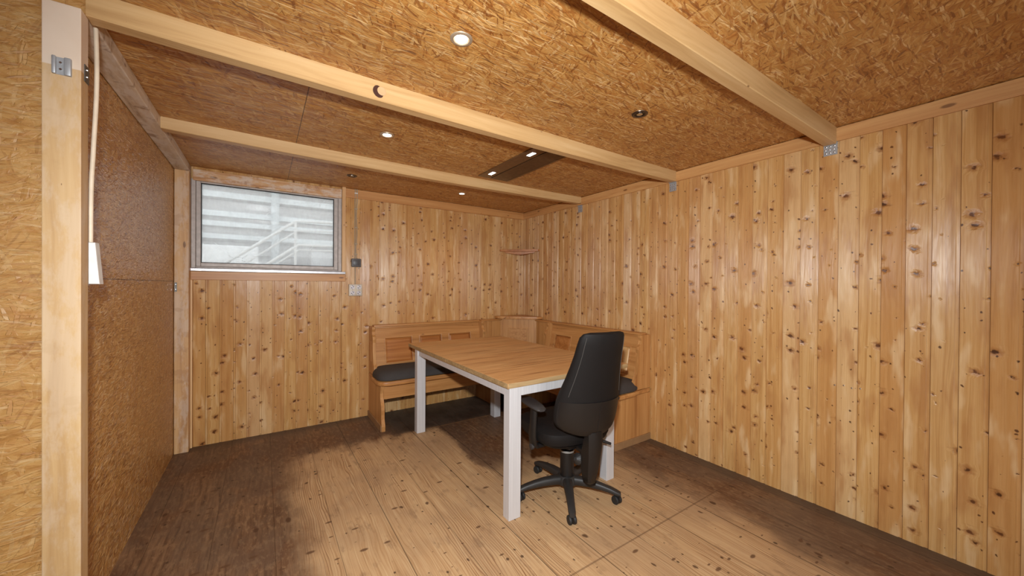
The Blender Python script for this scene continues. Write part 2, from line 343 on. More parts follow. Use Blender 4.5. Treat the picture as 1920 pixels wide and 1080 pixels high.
def fabric(name, col, rough=0.85, scale=700, bump=0.25, spec=0.35):
    t = NT(name); c = t.co()
    n = t.noise(c, scale, 2); b = t.noise(c, 7, 3)
    cc = t.mix(t.smooth(n, 0.3, 0.7), col, tuple(v * 1.5 for v in col[:3]) + (1,))
    cc = t.mix(t.smooth(b, 0.45, 0.8, 0, 0.35), cc, tuple(v * 1.6 + 0.004 for v in col[:3]) + (1,))
    return t.fin(cc, rough, t.bump(n, bump, 0.001), spec=spec)

M = dict(
    osb_ceiling=osb('strand_board_ceiling', 'xy', (0.93, 0.81, 0.63), 0.42, seams=((0, 0.176, 1.9, 4.0), (1, 2.42, -1, 0.176)), seed=2.0, amt=0.68, size=1.15),
    osb_left=osb('strand_board_side', 'yz', (1.08, 1.03, 0.92), 0.34, seams=((1, 1.319, 0, 5),), seed=31.0, amt=0.62, size=0.72, whiten=0.45),
    osb_front=osb('strand_board_partition', 'xz', (0.92, 0.85, 0.74), 0.5, seed=67.0, amt=0.25, size=1.0),
    pine_back=panelling('pine_panelling_back', 'x', -0.478, 11.0),
    pine_right=panelling('pine_panelling_side', 'y', 0.0, 57.0),
    floor=floor_mat(),
    beam_x=timber('planed_spruce_x', 'x', lin(212, 178, 128), lin(200, 162, 110), lin(176, 136, 86), 0.5, 1.5, 45, 0.3),
    post=timber('planed_spruce_post', 'z', lin(208, 174, 126), lin(196, 158, 108), lin(172, 132, 84), 0.5, 1.5, 45, 0.1, white_above=1.958, whiten=0.22),
    post_back=timber('spruce_post', 'z', lin(216, 176, 124), lin(204, 160, 108), lin(168, 120, 76), 0.5, 1.5, 45, 0.8, whiten=0.4),
    plate=timber('weathered_plate', 'y', lin(222, 204, 180), lin(200, 178, 150), lin(140, 106, 76), 0.7, 5.0, 40, 0.6, whiten=0.85),
    trim_x=timber('pine_trim_x', 'x', lin(206, 154, 96), lin(190, 134, 78), lin(164, 108, 58), 0.42, 1.2, 70, 0.8),
    trim_y=timber('pine_trim_y', 'y', lin(214, 166, 108), lin(199, 146, 90), lin(174, 120, 68), 0.42, 1.2, 70, 0.8),
    trim_z=timber('pine_trim_z', 'z', lin(232, 198, 150), lin(218, 174, 120), lin(192, 140, 84), 0.42, 1.2, 70, 0.5),
    lintel=timber('weathered_lintel', 'x', lin(216, 178, 130), lin(200, 152, 102), lin(160, 110, 68), 0.6, 3.0, 45, 0.8, whiten=0.7),
    honey_x=timber('honey_pine_x', 'x', lin(200, 146, 88), lin(184, 128, 72), lin(156, 102, 54), 0.40, 1.2, 60, 0.6),
    honey_y=timber('honey_pine_y', 'y', lin(200, 146, 88), lin(184, 128, 72), lin(156, 102, 54), 0.40, 1.2, 60, 0.6),
    honey_z=timber('honey_pine_z', 'z', lin(202, 150, 92), lin(186, 132, 76), lin(160, 106, 58), 0.42, 1.2, 60, 0.6),
    honey_deep=timber('honey_pine_panel', 'x', lin(192, 128, 70), lin(172, 108, 54), lin(146, 86, 40), 0.36, 1.2, 60, 0.2),
    honey_pale=timber('pale_pine_panel', 'z', lin(226, 186, 130), lin(214, 168, 110), lin(190, 138, 82), 0.45, 1.2, 60, 0.2),
    dark_scuff=plain('scuffed_foot', lin(158, 120, 80), 0.7),
    tabletop=tabletop_mat(),
    edge=timber('table_edge', 'x', lin(176, 148, 106), lin(154, 126, 86), lin(120, 94, 60), 0.55, 3.0, 110, 0.0),
    alu_leg=metal('silver_lacquered_leg', lin(222, 222, 224), 0.42, 'z', 0.35),
    alu=metal('window_aluminium', lin(186, 178, 172), 0.45, None, 0.25),
    alu_sill=metal('sill_aluminium', lin(176, 172, 172), 0.28, None, 0.9),
    zinc=metal('galvanised_steel', lin(178, 180, 182), 0.4, None, 0.4),
    zinc_dark=metal('dull_steel', lin(110, 108, 104), 0.4, None, 0.8),
    screw=metal('screw_steel', lin(225, 225, 225), 0.2, None, 1.0),
    nickel=metal('brushed_nickel', lin(196, 178, 152), 0.4, None, 0.6),
    dark_nickel=metal('dark_nickel', lin(104, 92, 82), 0.25, None, 0.9),
    chrome=metal('chrome', lin(220, 222, 226), 0.08, None, 1.0),
    lampdark=metal('lamp_cup', lin(60, 54, 50), 0.25, None, 0.9),
    bronze=metal('hood_bronze', lin(104, 76, 50), 0.32, None, 0.6),
    bronze_frame=metal('hood_frame', lin(128, 98, 68), 0.3, None, 0.6),
    lens_on=emit('lit_lens', (1.0, 0.95, 0.86, 1), 9.0),
    led_on=emit('lit_led', (1.0, 0.98, 0.95, 1), 9.0),
    white_plastic=plain('white_plastic', lin(236, 234, 228), 0.45),
    white_cable=plain('cream_cable', lin(226, 208, 182), 0.5),
    grey_cable=plain('grey_conduit', lin(176, 160, 136), 0.5),
    grey_plastic=plain('grey_plastic', lin(104, 102, 102), 0.5),
    grey_rocker=plain('grey_rocker', lin(84, 84, 86), 0.4),
    beige_plate=plain('socket_plate', lin(212, 202, 184), 0.45),
    socket_face=plain('socket_face', lin(226, 222, 224), 0.4),
    socket_hole=plain('socket_hole', lin(40, 30, 48), 0.6),
    cushion=fabric('charcoal_seat_fabric', lin(58, 54, 52)),
    chair_fabric=fabric('black_chair_fabric', lin(19, 16, 15), 0.62, spec=0.22),
    piping=plain('grey_piping', lin(72, 68, 64), 0.6),
    black_plastic=plain('black_plastic', lin(22, 19, 18), 0.45, 0, 0.1, 300),
    dusty_plastic=plain('dusty_black_plastic', lin(42, 39, 37), 0.5, 0, 0.1, 300),
    arm_pad=plain('armrest_pad', lin(50, 46, 45), 0.5),
    tyre=plain('caster_tread', lin(30, 30, 30), 0.6),
    caster_rim=plain('caster_rim', lin(132, 128, 122), 0.5),
    gap=plain('black_gap', lin(12, 10, 9), 0.7),
    knotwood=plain('knot', lin(214, 174, 128), 0.5),
    knotdark=plain('knot_bark', lin(70, 34, 20), 0.6),
    gasket=plain('rubber_gasket', lin(22, 24, 26), 0.6),
    glass=glass_mat(),
    facade=plain('pale_cladding', lin(176, 172, 170), 0.7),
    stringer_shade=plain('shaded_stringer_grey', lin(140, 138, 138), 0.7),
    outside_white=plain('white_render', lin(250, 250, 250), 0.7),
    band=plain('pale_band', lin(222, 226, 227), 0.7),
    reflection=plain('reflection_grey', lin(196, 200, 201), 0.6),
    rail=plain('pale_rail', lin(220, 218, 215), 0.5),
    ground=plain('pale_concrete', lin(200, 198, 194), 0.9),
)

# ---------------------------------------------------------------- geometry helpers
class MB:
    def __init__(s): s.bm = bmesh.new(); s.f = None
    def _v(s, p):
        p = Vector(p)
        return s.bm.verts.new(s.f(p) if s.f else p)
    def box(s, x0, x1, y0, y1, z0, z1, bev=0.0, seg=2, mtx=None):
        vs = [s._v(mtx @ Vector(p) if mtx else p) for p in ((x0, y0, z0), (x1, y0, z0), (x1, y1, z0), (x0, y1, z0), (x0, y0, z1), (x1, y0, z1), (x1, y1, z1), (x0, y1, z1))]
        fs = [s.bm.faces.new([vs[i] for i in q]) for q in ((0, 3, 2, 1), (4, 5, 6, 7), (0, 1, 5, 4), (1, 2, 6, 5), (2, 3, 7, 6), (3, 0, 4, 7))]
        if bev:
            es = list({e for f in fs for e in f.edges})
            bmesh.ops.bevel(s.bm, geom=es, offset=bev, segments=seg, profile=0.5, affect='EDGES')
        return s
    def prism(s, poly, axis, a, b, bev=0.0):
        """polygon of (p, q) swept from a to b along axis; (p, q) are the other two axes in order"""
        def pt(p, q, t):
            return {'x': (t, p, q), 'y': (p, t, q), 'z': (p, q, t)}[axis]
        A = [s._v(pt(p, q, a)) for p, q in poly]; B = [s._v(pt(p, q, b)) for p, q in poly]
        n = len(poly); fs = [s.bm.faces.new(A), s.bm.faces.new(B[::-1])]
        for i in range(n):
            j = (i + 1) % n; fs.append(s.bm.faces.new((A[j], A[i], B[i], B[j])))
        if bev:
            es = list({e for f in fs[:2] for e in f.edges})
            bmesh.ops.bevel(s.bm, geom=es, offset=bev, segments=2, profile=0.5, affect='EDGES')
        return s
    def loft(s, rings, cap=True):
        L = [[s._v(p) for p in r] for r in rings]; n = len(L[0])
        for a, b in zip(L, L[1:]):
            for i in range(n):
                j = (i + 1) % n; s.bm.faces.new((a[i], a[j], b[j], b[i]))
        if cap:
            s.bm.faces.new(L[0][::-1]); s.bm.faces.new(L[-1])
        return s
    def lathe(s, prof, c=(0, 0, 0), n=32, mtx=None, cap=True):
        mtx = mtx or Matrix.Identity(4); c = Vector(c)
        return s.loft([[mtx @ (c + Vector((r * math.cos(2 * PI * k / n), r * math.sin(2 * PI * k / n), z))) for k in range(n)] for r, z in prof], cap)
    def tube(s, pts, rad, n=12, sx=1.0):
        pts = [Vector(p) for p in pts]; rings = []
        rads = rad if isinstance(rad, (list, tuple)) else [rad] * len(pts)
        prev = None
        for i, p in enumerate(pts):
            t = (pts[min(i + 1, len(pts) - 1)] - pts[max(i - 1, 0)]).normalized()
            ref = prev if prev is not None else (Vector((0, 0, 1)) if abs(t.z) < 0.9 else Vector((1, 0, 0)))
            u = (ref - t * ref.dot(t)).normalized(); prev = u; v = t.cross(u)
            rings.append([p + (u * math.cos(2 * PI * k / n) + v * sx * math.sin(2 * PI * k / n)) * rads[i] for k in range(n)])
        return s.loft(rings)

WM = {}
def obj(name, mb, mat, parent=None, smooth=False, world=True, sub=0):
    bm = mb.bm
    bmesh.ops.recalc_face_normals(bm, faces=bm.faces)
    if parent is not None and world: bm.transform(WM[parent.name].inverted())
    me = bpy.data.meshes.new(name); bm.to_mesh(me); bm.free()
    me.materials.append(M[mat])
    if smooth:
        me.shade_smooth()
        me.set_sharp_from_angle(angle=R(38))
    o = bpy.data.objects.new(name, me); C.objects.link(o)
    if parent is not None: o.parent = parent; WM[o.name] = WM[parent.name].copy()
    else: WM[o.name] = Matrix.Identity(4)
    if sub:
        md = o.modifiers.new('Subdivision', 'SUBSURF'); md.levels = sub; md.render_levels = sub
    return o
def tag(o, label, cat, group=None):
    o['label'] = label; o['category'] = cat
    if group: o['group'] = group
    return o
def thing(name, label, cat, loc=(0, 0, 0), rotz=0.0, group=None):
    o = bpy.data.objects.new(name, None); C.objects.link(o); o.empty_display_size = 0.1
    o.location = loc; o.rotation_euler = (0, 0, rotz)
    WM[o.name] = Matrix.Translation(loc) @ Matrix.Rotation(rotz, 4, 'Z')
    return tag(o, label, cat, group)
def struct(name, mb, mat, parent=None, **k):
    o = obj(name, mb, mat, parent, **k)
    if parent is None: o['kind'] = 'structure'
    return o
def place(mb, name, mat, label, cat, group=None, **k):
    """a top-level thing of one mesh whose origin sits at its base centre"""
    bm = mb.bm; vs = [v.co for v in bm.verts]
    c = Vector(((min(v.x for v in vs) + max(v.x for v in vs)) / 2, (min(v.y for v in vs) + max(v.y for v in vs)) / 2, min(v.z for v in vs)))
    bm.transform(Matrix.Translation(-c))
    o = obj(name, mb, mat, **k); o.location = c; WM[o.name] = Matrix.Translation(c)
    return tag(o, label, cat, group)
def dup(root, loc, label=None, group=None):
    r = root.copy(); C.objects.link(r); r.location = loc
    if label: r['label'] = label
    if group: r['group'] = group
    for ch in list(root.children):
        c = ch.copy(); C.objects.link(c); c.parent = r
        for g in ch.children:
            d = g.copy(); C.objects.link(d); d.parent = c
    return r

# ---------------------------------------------------------------- room shell
XR, YB, ZC, XL = 2.759, 3.849, 2.231, -0.566
YF, XF = -1.8, -2.6          # how far the shell runs behind and beside the camera
struct('floor', MB().box(XF - 0.05, XR + 0.08, YF, YB + 0.1, -0.06, 0.0), 'floor')
struct('ceiling', MB().box(XF - 0.05, XR + 0.08, YF, YB + 0.1, ZC, ZC + 0.05), 'osb_ceiling')
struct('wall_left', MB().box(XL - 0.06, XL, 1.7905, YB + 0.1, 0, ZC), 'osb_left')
pw = MB().box(XF, -0.567, 1.735, 1.79, 0, ZC); pw.box(-0.567, -0.5515, 1.735, 1.7905, 0, ZC); pw.box(-0.5515, -0.4705, 1.745, 1.757, 2.152, ZC)
struct('wall_front', pw, 'osb_front')
rb = MB().box(XF, 0.9, YF - 0.05, YF, 0, ZC); rb.box(2.1, XR, YF - 0.05, YF, 0, ZC); rb.box(0.9, 2.1, YF - 0.05, YF, 2.05, ZC)   # unseen wall; opening added to let in a little daylight as fill
struct('wall_unseen_rear', rb, 'osb_front')
struct('wall_far_side', MB().box(XF - 0.05, XF, YF, 1.79, 0, ZC), 'osb_front')

def boards(u0, u1, off, spans, mp, depth=0.10):
    """upright boards with a sunk strip at each joint; spans(u) gives the z ranges the board fills"""
    mb = MB(); mb.f = mp
    k = math.floor((u0 - off) / PITCH_B)
    while off + k * PITCH_B < u1:
        a = max(u0, off + k * PITCH_B); b = min(u1, off + (k + 1) * PITCH_B)
        for (s0, s1, z0, z1) in spans:
            p, q = max(a, s0), min(b, s1)
            if q - p < 0.002: continue
            g = 0.0120
            prof = []
            L = off + k * PITCH_B; Rr = L + PITCH_B
            for u, d in ((L, 0.014), (L + 0.0011, 0.014), (L + 0.0012, 0.0042), (L + g, 0.0042), (L + g + 0.0034, 0.0), (Rr - 0.0016, 0.0), (Rr, 0.0022)):
                prof.append((min(max(u, p), q), d))
            pr = [prof[0]]
            for e in prof[1:]:
                if e[0] - pr[-1][0] > 1e-5: pr.append(e)
            if len(pr) < 2: continue
            poly = pr + [(pr[-1][0], depth), (pr[0][0], depth)]
            mb.prism(poly, 'z', z0, z1)
        k += 1
    return mb
WX0, WX1, WZ0, WZ1 = -0.48, 0.618, 1.40, 2.135       # window opening
mpB = lambda p: Vector((p.x, YB + p.y, p.z))
struct('wall_back', boards(XL - 0.05, XR + 0.05, -0.478, ((-9, WX0, 0, ZC), (WX0, WX1, 0, WZ0), (WX0, WX1, WZ1, ZC), (WX1, 9, 0, ZC)), mpB), 'pine_back')
mpR = lambda p: Vector((XR + p.y, p.x, p.z))
struct('wall_right', boards(YF, YB + 0.002, 0.0, ((-9, 9, 0, ZC),), mpR), 'pine_right')

# trim boards under the ceiling
struct('trim_1', MB().box(XR - 0.013, XR + 0.002, YF, YB - 0.013, 2.15, ZC - 0.004, 0.002), 'trim_y')
struct('trim_2', MB().box(0.650, XR - 0.001, YB - 0.013, YB + 0.002, 2.143, ZC - 0.004, 0.002), 'trim_x')
struct('trim_3', MB().box(-0.463, 0.615, YB - 0.032, YB + 0.01, 2.120, 2.206, 0.003), 'lintel')
struct('trim_4', MB().box(-0.478, 0.652, YB - 0.016, YB + 0.002, 1.333, 1.401, 0.002), 'trim_x')
struct('trim_5', MB().box(0.6185, 0.6495, YB - 0.035, YB + 0.002, 1.425, ZC, 0.002), 'trim_z')
struct('trim_6', MB().box(-0.478, -0.466, YB - 0.02, YB + 0.002, 0.0, 1.333, 0.002), 'trim_z')

# ---------------------------------------------------------------- window
win = bpy.data.objects.new('window_1', None); C.objects.link(win); win.location = (0.07, 3.87, 1.40); win['kind'] = 'structure'
WM['window_1'] = Matrix.Translation(win.location)
def ring(x0, x1, z0, z1, wl, wr, wb, wt, y0, y1, bev=0.003):
    mb = MB(); mb.box(x0, x0 + wl, y0, y1, z0, z1, bev); mb.box(x1 - wr, x1, y0, y1, z0, z1, bev)
    mb.box(x0 + wl, x1 - wr, y0, y1, z0, z0 + wb, bev); mb.box(x0 + wl, x1 - wr, y0, y1, z1 - wt, z1, bev); return mb
obj('window_frame', ring(-0.476, 0.617, 1.428, 2.134, 0.028, 0.03, 0.012, 0.012, 3.835, 3.925), 'alu', win)
sash = obj('window_sash', ring(-0.447, 0.586, 1.441, 2.121, 0.030, 0.034, 0.030, 0.012, 3.843, 3.905), 'alu', win)
obj('gasket', ring(-0.4165, 0.5515, 1.4715, 2.1085, 0.004, 0.004, 0.004, 0.004, 3.852, 3.878, 0.0), 'gasket', sash)
obj('window_pane', MB().box(-0.4125, 0.5475, 3.862, 3.868, 1.4755, 2.1045), 'glass', win)
obj('window_sill', MB().box(-0.479, 0.651, 3.818, 3.90, 1.4015, 1.4265, 0.003), 'alu_sill', win)

# ---------------------------------------------------------------- posts, plate, beams
place(MB().box(-0.5505, -0.4705, 1.70, 1.757, 0, 2.15, 0.002), 'wooden_post', 'post', 'tall timber post with whitened top standing at the partition corner, near the camera', 'post')
place(MB().box(XL + 0.003, -0.478, 3.755, YB - 0.003, 0, 2.171, 0.003), 'wooden_post', 'post_back', 'timber post in the far corner beside the window', 'post')
place(MB().box(XL + 0.002, -0.478, 1.795, YB - 0.003, 2.172, ZC - 0.001, 0.004), 'wall_plate', 'plate', 'rough weathered grey timber running along the top of the strand board side wall', 'beam')
BG = 'ceiling beams'
def beam(x0, y0, y1, z0, label, sag=0.0, shift=0.0):
    mb = MB(); n = 24; rings = []
    for i in range(n + 1):
        t = i / n; x = x0 + (XR - 0.014 - x0) * t; b = 4 * t * (1 - t)
        ya, yb, zb = y0 + shift * b, y1 + shift * b, z0 - sag * b
        e = 0.003
        rings.append([(x, ya + e, zb), (x, yb - e, zb), (x, yb, zb + e), (x, yb, ZC - 0.0005), (x, ya, ZC - 0.0005), (x, ya, zb + e)])
    mb.loft(rings)
    return mb
bB = place(beam(XF, 0.733, 0.793, 2.137, ''), 'ceiling_beam', 'beam_x', 'pale planed ceiling beam closest to the camera, crossing above the tall pine wall', 'beam', BG)
bA = thing('ceiling_beam', 'pale ceiling beam with a round knot, running from the whitened post to the panelled wall', 'beam', (1.1, 1.76, 2.14), 0, BG)
obj('beam_timber', beam(-0.4700, 1.733, 1.790, 2.150, '', 0.012, 0.012), 'beam_x', bA)
kn = MB().lathe([(0.0195, 0), (0.0195, 0.0015), (0.017, 0.002)], n=24, mtx=Matrix.Translation((0.447, 1.7426, 2.187)) @ Matrix.Rotation(R(90), 4, 'X'))
kd = obj('knot', kn, 'knotwood', bA)
cr = MB(); pl = []
for i in range(15):
    a = R(120 + 165 * i / 14); pl.append((0.447 + 0.0205 * math.cos(a), 2.187 + 0.0205 * math.sin(a)))
for i in range(14, -1, -1):
    a = R(120 + 165 * i / 14); wd = 0.0205 + 0.019 * math.sin(PI * i / 14) ** 0.7 + 0.001; pl.append((0.447 + wd * math.cos(a), 2.187 + wd * math.sin(a)))
cr.prism(pl, 'y', 1.7408, 1.7435)
obj('bark_crescent', cr, 'knotdark', kd)
place(beam(-0.4775, 2.800, 2.862, 2.166, '', 0.014, 0.03), 'ceiling_beam', 'beam_x', 'pale ceiling beam nearest the window wall, behind the extractor panel', 'beam', BG)

# ---------------------------------------------------------------- joist brackets with nails
nail_me = None
def bracket(y0, y1, z1, label):
    t = thing('joist_bracket', label, 'bracket', (XR - 0.016, (y0 + y1) / 2, z1 - 0.072), 0, 'perforated joist brackets along the pine wall')
    zt = z1
    mb = MB().box(XR - 0.0165, XR - 0.0135, y0, y1, 2.151, zt, 0.0005, 1)
    mb.box(XR - 0.0030, XR - 0.0005, y0, y1, zt - 0.072, 2.1495, 0.0005, 1)
    mb.box(XR - 0.0165, XR - 0.0005, y0, y1, 2.1475, 2.1498)
    obj('plate', mb, 'zinc', t)
    for r in range(3):
        for c in range(3):
            yy = y0 + (y1 - y0) * (0.2 + 0.3 * c) + (0.003 if r == 1 else 0); z = zt - 0.058 + 0.019 * r
            obj('nail', MB().lathe([(0.0046, 0), (0.0042, 0.0022), (0.002, 0.0034)], n=10, mtx=Matrix.Translation((XR - 0.0030, yy, z)) @ Matrix.Rotation(R(-90), 4, 'Y')), 'screw', t, smooth=True)
bracket(0.731, 0.795, 2.1505, 'perforated steel bracket under the beam closest to the camera')
bracket(1.738, 1.798, 2.1505, 'perforated steel bracket under the end of the knotted beam')
bracket(2.795, 2.858, 2.1505, 'perforated steel bracket under the beam nearest the window wall')

t = thing('clip_bracket', 'ribbed galvanised clip on the front of the whitened post', 'bracket', (-0.509, 1.70, 1.93))
obj('clip_plate', MB().box(-0.5275, -0.489, 1.6975, 1.6995, 1.931, 1.983), 'zinc', t)
for xa, xb in ((-0.5285, -0.5195), (-0.5035, -0.4885)):
    obj('clip_fold', MB().box(xa, xb, 1.689, 1.6974, 1.930, 1.984, 0.003), 'zinc', t, smooth=True)
for z in (1.967, 1.947):
    obj('screw', MB().lathe([(0.0036, 0), (0.003, 0.0025)], n=12, mtx=Matrix.Translation((-0.5115, 1.6974, z)) @ Matrix.Rotation(R(90), 4, 'X')), 'screw', t)
t = thing('steel_plate', 'small dark steel plate with two screws on the inner side of the whitened post', 'bracket', (-0.4695, 1.743, 1.936))
obj('plate', MB().box(-0.4702, -0.4682, 1.722, 1.756, 1.937, 1.990), 'zinc_dark', t)
for z in (1.977, 1.955):
    obj('screw', MB().lathe([(0.0035, 0), (0.003, 0.0025)], n=12, mtx=Matrix.Translation((-0.4682, 1.737, z)) @ Matrix.Rotation(R(90), 4, 'Y')), 'screw', t)
t = thing('steel_plate', 'small steel strap with screws low on the far corner post', 'bracket', (-0.552, 3.754, 1.22))
obj('plate', MB().box(-0.560, -0.546, 3.7525, 3.7548, 1.24, 1.31), 'zinc_dark', t)
for z in (1.295, 1.258):
    obj('screw', MB().lathe([(0.0035, 0), (0.003, 0.0025)], n=12, mtx=Matrix.Translation((-0.553, 3.7525, z)) @ Matrix.Rotation(R(90), 4, 'X')), 'screw', t)

# ---------------------------------------------------------------- cable and tapered cover beside the post
cp = []
for i in range(40):
    f = i / 39; z = 2.148 - f * (2.148 - 1.436)
    cp.append((-0.4655 - 0.006 * f - 0.0065 * max(0, f - 0.6) / 0.4 + 0.003 * math.sin(f * 7), 1.801 + 0.004 * math.sin(f * 5), z))
place(MB().tube(cp, 0.0062, 10), 'power_cable', 'white_cable', 'cream cable hanging down beside the whitened post', 'cable', smooth=True)
place(MB().prism([(XL + 0.001, 1.297), (-0.4546, 1.297), (-0.465, 1.4355), (XL + 0.001, 1.4355)], 'y', 1.794, 1.834, 0.003), 'cable_cover', 'white_plastic', 'tapered white plastic cover low on the cable beside the whitened post', 'cover')

# ---------------------------------------------------------------- recessed ceiling lights
def spot(x, y, on, label):
    t = thing('recessed_spotlight', label, 'light', (x, y, ZC - 0.006), 0, 'recessed ceiling spotlights')
    r = MB(); prof = [(0.0425, ZC - 0.0004), (0.0415, ZC - 0.003), (0.037, ZC - 0.0052), (0.030, ZC - 0.0050), (0.0275, ZC - 0.0025), (0.0275, ZC - 0.0004)]
    n = 40
    r.loft([[(x + a * math.cos(2 * PI * k / n), y + a * math.sin(2 * PI * k / n), z) for k in range(n)] for a, z in prof + [prof[0]]], cap=False)
    obj('trim_ring', r, 'nickel' if on else 'dark_nickel', t, smooth=True)
    if on:
        obj('lens', MB().lathe([(0.0250, ZC - 0.0006), (0.0245, ZC - 0.0022), (0.015, ZC - 0.0040), (0.004, ZC - 0.0044)], (x, y, 0), 32), 'lens_on', t, smooth=True)
        l = bpy.data.lights.new('spotlight_bulb', 'SPOT'); l.energy = 9; l.color = (1, 0.86, 0.66); l.spot_size = R(110); l.spot_blend = 0.9; l.shadow_soft_size = 0.02
        q = bpy.data.objects.new('spotlight_bulb', l); C.objects.link(q); q.location = (x, y, ZC - 0.012)
    else:
        cup = MB(); pr = [(0.0268, ZC - 0.0006), (0.0262, ZC - 0.0030), (0.020, ZC - 0.0012), (0.0198, ZC - 0.0007)]
        cup.lathe(pr, (x, y, 0), 32); obj('cup', cup, 'lampdark', t, smooth=True)
        obj('lens', MB().lathe([(0.0165, ZC - 0.0012), (0.016, ZC - 0.0032), (0.010, ZC - 0.0042), (0.003, ZC - 0.0046)], (x, y, 0), 28), 'chrome', t, smooth=True)
spot(0.617, 1.271, True, 'lit round ceiling spotlight in front of the knotted beam')
spot(1.678, 1.275, False, 'unlit ceiling spotlight between the beam closest to the camera and the knotted beam')
spot(0.633, 2.338, True, 'lit ceiling spotlight between the knotted beam and the beam nearest the window wall')
spot(0.623, 3.382, False, 'unlit ceiling spotlight close to the window, above the surface wiring')
spot(1.661, 3.389, True, 'small lit ceiling spotlight close to the back wall above the corner bench')

# ---------------------------------------------------------------- ceiling extractor panel
t = thing('ceiling_extractor', 'dark bronze flush ceiling extractor panel with two lit lamps', 'extractor', (1.64, 2.345, ZC - 0.012))
z0, z1 = ZC - 0.010, ZC - 0.0006
fr = MB().box(1.495, 1.604, 1.94, 2.742, z0, z1, 0.002); fr.box(1.772, 1.790, 1.94, 2.742, z0, z1, 0.002)
fr.box(1.604, 1.772, 2.728, 2.742, z0, z1, 0.002); fr.box(1.604, 1.772, 1.94, 1.954, z0, z1, 0.002)
obj('panel_frame', fr, 'bronze_frame', t)
obj('shadow_gap', MB().box(1.6045, 1.7715, 1.9545, 2.7275, ZC - 0.004, z1), 'gap', t)
obj('suction_panel', MB().box(1.612, 1.764, 1.962, 2.720, z0 - 0.002, ZC - 0.0042, 0.002), 'bronze', t)
for y in (2.612, 2.078):
    o = obj('lamp', MB().box(1.537, 1.567, y - 0.036, y + 0.036, z0 - 0.0012, z0 - 0.0002, 0.0004), 'led_on', t)
    l = bpy.data.lights.new('extractor_lamp', 'SPOT'); l.energy = 3; l.color = (1, 0.95, 0.88); l.spot_size = R(100); l.spot_blend = 0.9; l.shadow_soft_size = 0.02
    q = bpy.data.objects.new('extractor_lamp', l); C.objects.link(q); q.location = (1.552, y, z0 - 0.012)

# ---------------------------------------------------------------- surface wiring beside the window
yw = YB - 0.001
t = thing('surface_wiring', 'pair of thin grey cables clipped to the boards beside the window', 'cable', (0.745, yw, 1.56))
rnd = random.Random(4)
for k, (xa, xb) in enumerate(((0.737, 0.7375), (0.754, 0.750))):
    pts = [(xa + (xb - xa) * i / 16 + (0.004 * math.sin(i * 0.8) if k else 0.0), yw - 0.018 if i < 2 else yw - 0.007, 2.229 - i * (2.229 - 1.557) / 16) for i in range(17)]
    obj('cable', MB().tube(pts, 0.0042, 8), 'grey_cable', t, smooth=True)
for z in (2.19, 2.04, 1.86, 1.70, 1.60):
    obj('cable_clip', MB().box(0.730, 0.760, yw - 0.024 if z > 2.14 else yw - 0.013, yw, z - 0.005, z + 0.005, 0.002), 'white_plastic' if z > 2.1 else 'grey_cable', t)
place(MB().tube([(0.741, yw - 0.006, 1.474), (0.741, yw - 0.006, 1.39), (0.741, yw - 0.006, 1.308)], 0.005, 8), 'power_cable', 'grey_cable', 'short grey cable between the switch and the socket block', 'cable', smooth=True)
t = thing('light_switch', 'dark grey surface light switch beside the window', 'switch', (0.747, yw, 1.475))
obj('switch_box', MB().box(0.7035, 0.7905, yw - 0.036, yw, 1.475, 1.556, 0.007, 3), 'grey_plastic', t, smooth=True)
obj('rocker', MB().box(0.717, 0.777, yw - 0.042, yw - 0.0355, 1.488, 1.543, 0.003), 'grey_rocker', t, smooth=True)
t = thing('power_socket', 'beige four-gang power socket block below the grey switch', 'socket', (0.741, yw, 1.194))
obj('socket_box', MB().box(0.680, 0.803, yw - 0.034, yw, 1.194, 1.307, 0.005, 3), 'beige_plate', t, smooth=True)
for xs in (0.7125, 0.7705):
    for zs in (1.2235, 1.2775):
        mt = Matrix.Translation((xs, yw - 0.034, zs)) @ Matrix.Rotation(R(90), 4, 'X')
        so = obj('outlet', MB().lathe([(0.0215, 0), (0.021, 0.003), (0.0175, 0.003), (0.0165, 0.0008), (0.003, 0.0006)], n=28, mtx=mt), 'socket_face', t, smooth=True)
        h = MB()
        for a in (35, 215): h.lathe([(0.0045, 0.0009), (0.0045, 0.0016)], (0.0095 * math.cos(R(a)), 0.0095 * math.sin(R(a)), 0), 10, mtx=mt)
        h.box(xs - 0.003, xs + 0.003, yw - 0.0375, yw - 0.0345, zs + 0.014, zs + 0.020); h.box(xs - 0.003, xs + 0.003, yw - 0.0375, yw - 0.0345, zs - 0.020, zs - 0.014)
        obj('pin_holes', h, 'socket_hole', so)

# ---------------------------------------------------------------- small corner shelf and four screws in the pine wall
t = thing('corner_shelf', 'small triangular pine shelf high in the corner above the bench', 'shelf', (2.64, 3.73, 1.68))
cx, cy = XR - 0.0005, YB - 0.0005
obj('shelf_board', MB().prism([(2.402, cy), (2.402, cy - 0.02), (cx - 0.02, 3.515), (cx, 3.515), (cx, cy)], 'z', 1.722, 1.746, 0.003), 'honey_deep', t)
def diag_board(p0, p1, th, prof):
    """board standing on the line p0-p1 with lower edge given by prof(t)"""
    a, b = Vector(p0), Vector(p1); d = (b - a).normalized(); nrm = Vector((-d.y, d.x))
    mb = MB(); rings = []
    for i in range(25):
        s = i / 24; p = a + (b - a) * s; q = p + nrm * th; lo_, hi_ = prof(s)
        rings.append([(p.x, p.y, lo_), (p.x, p.y, hi_), (q.x, q.y, hi_), (q.x, q.y, lo_)])
    return mb.loft(rings)
obj('shelf_apron', diag_board((2.46, cy - 0.022), (cx - 0.022, 3.575), 0.016, lambda s: (1.705 - 0.020 * math.sin(PI * s) ** 2 + (0.012 if s < 0.04 or s > 0.96 else 0), 1.7218)), 'honey_deep', t)
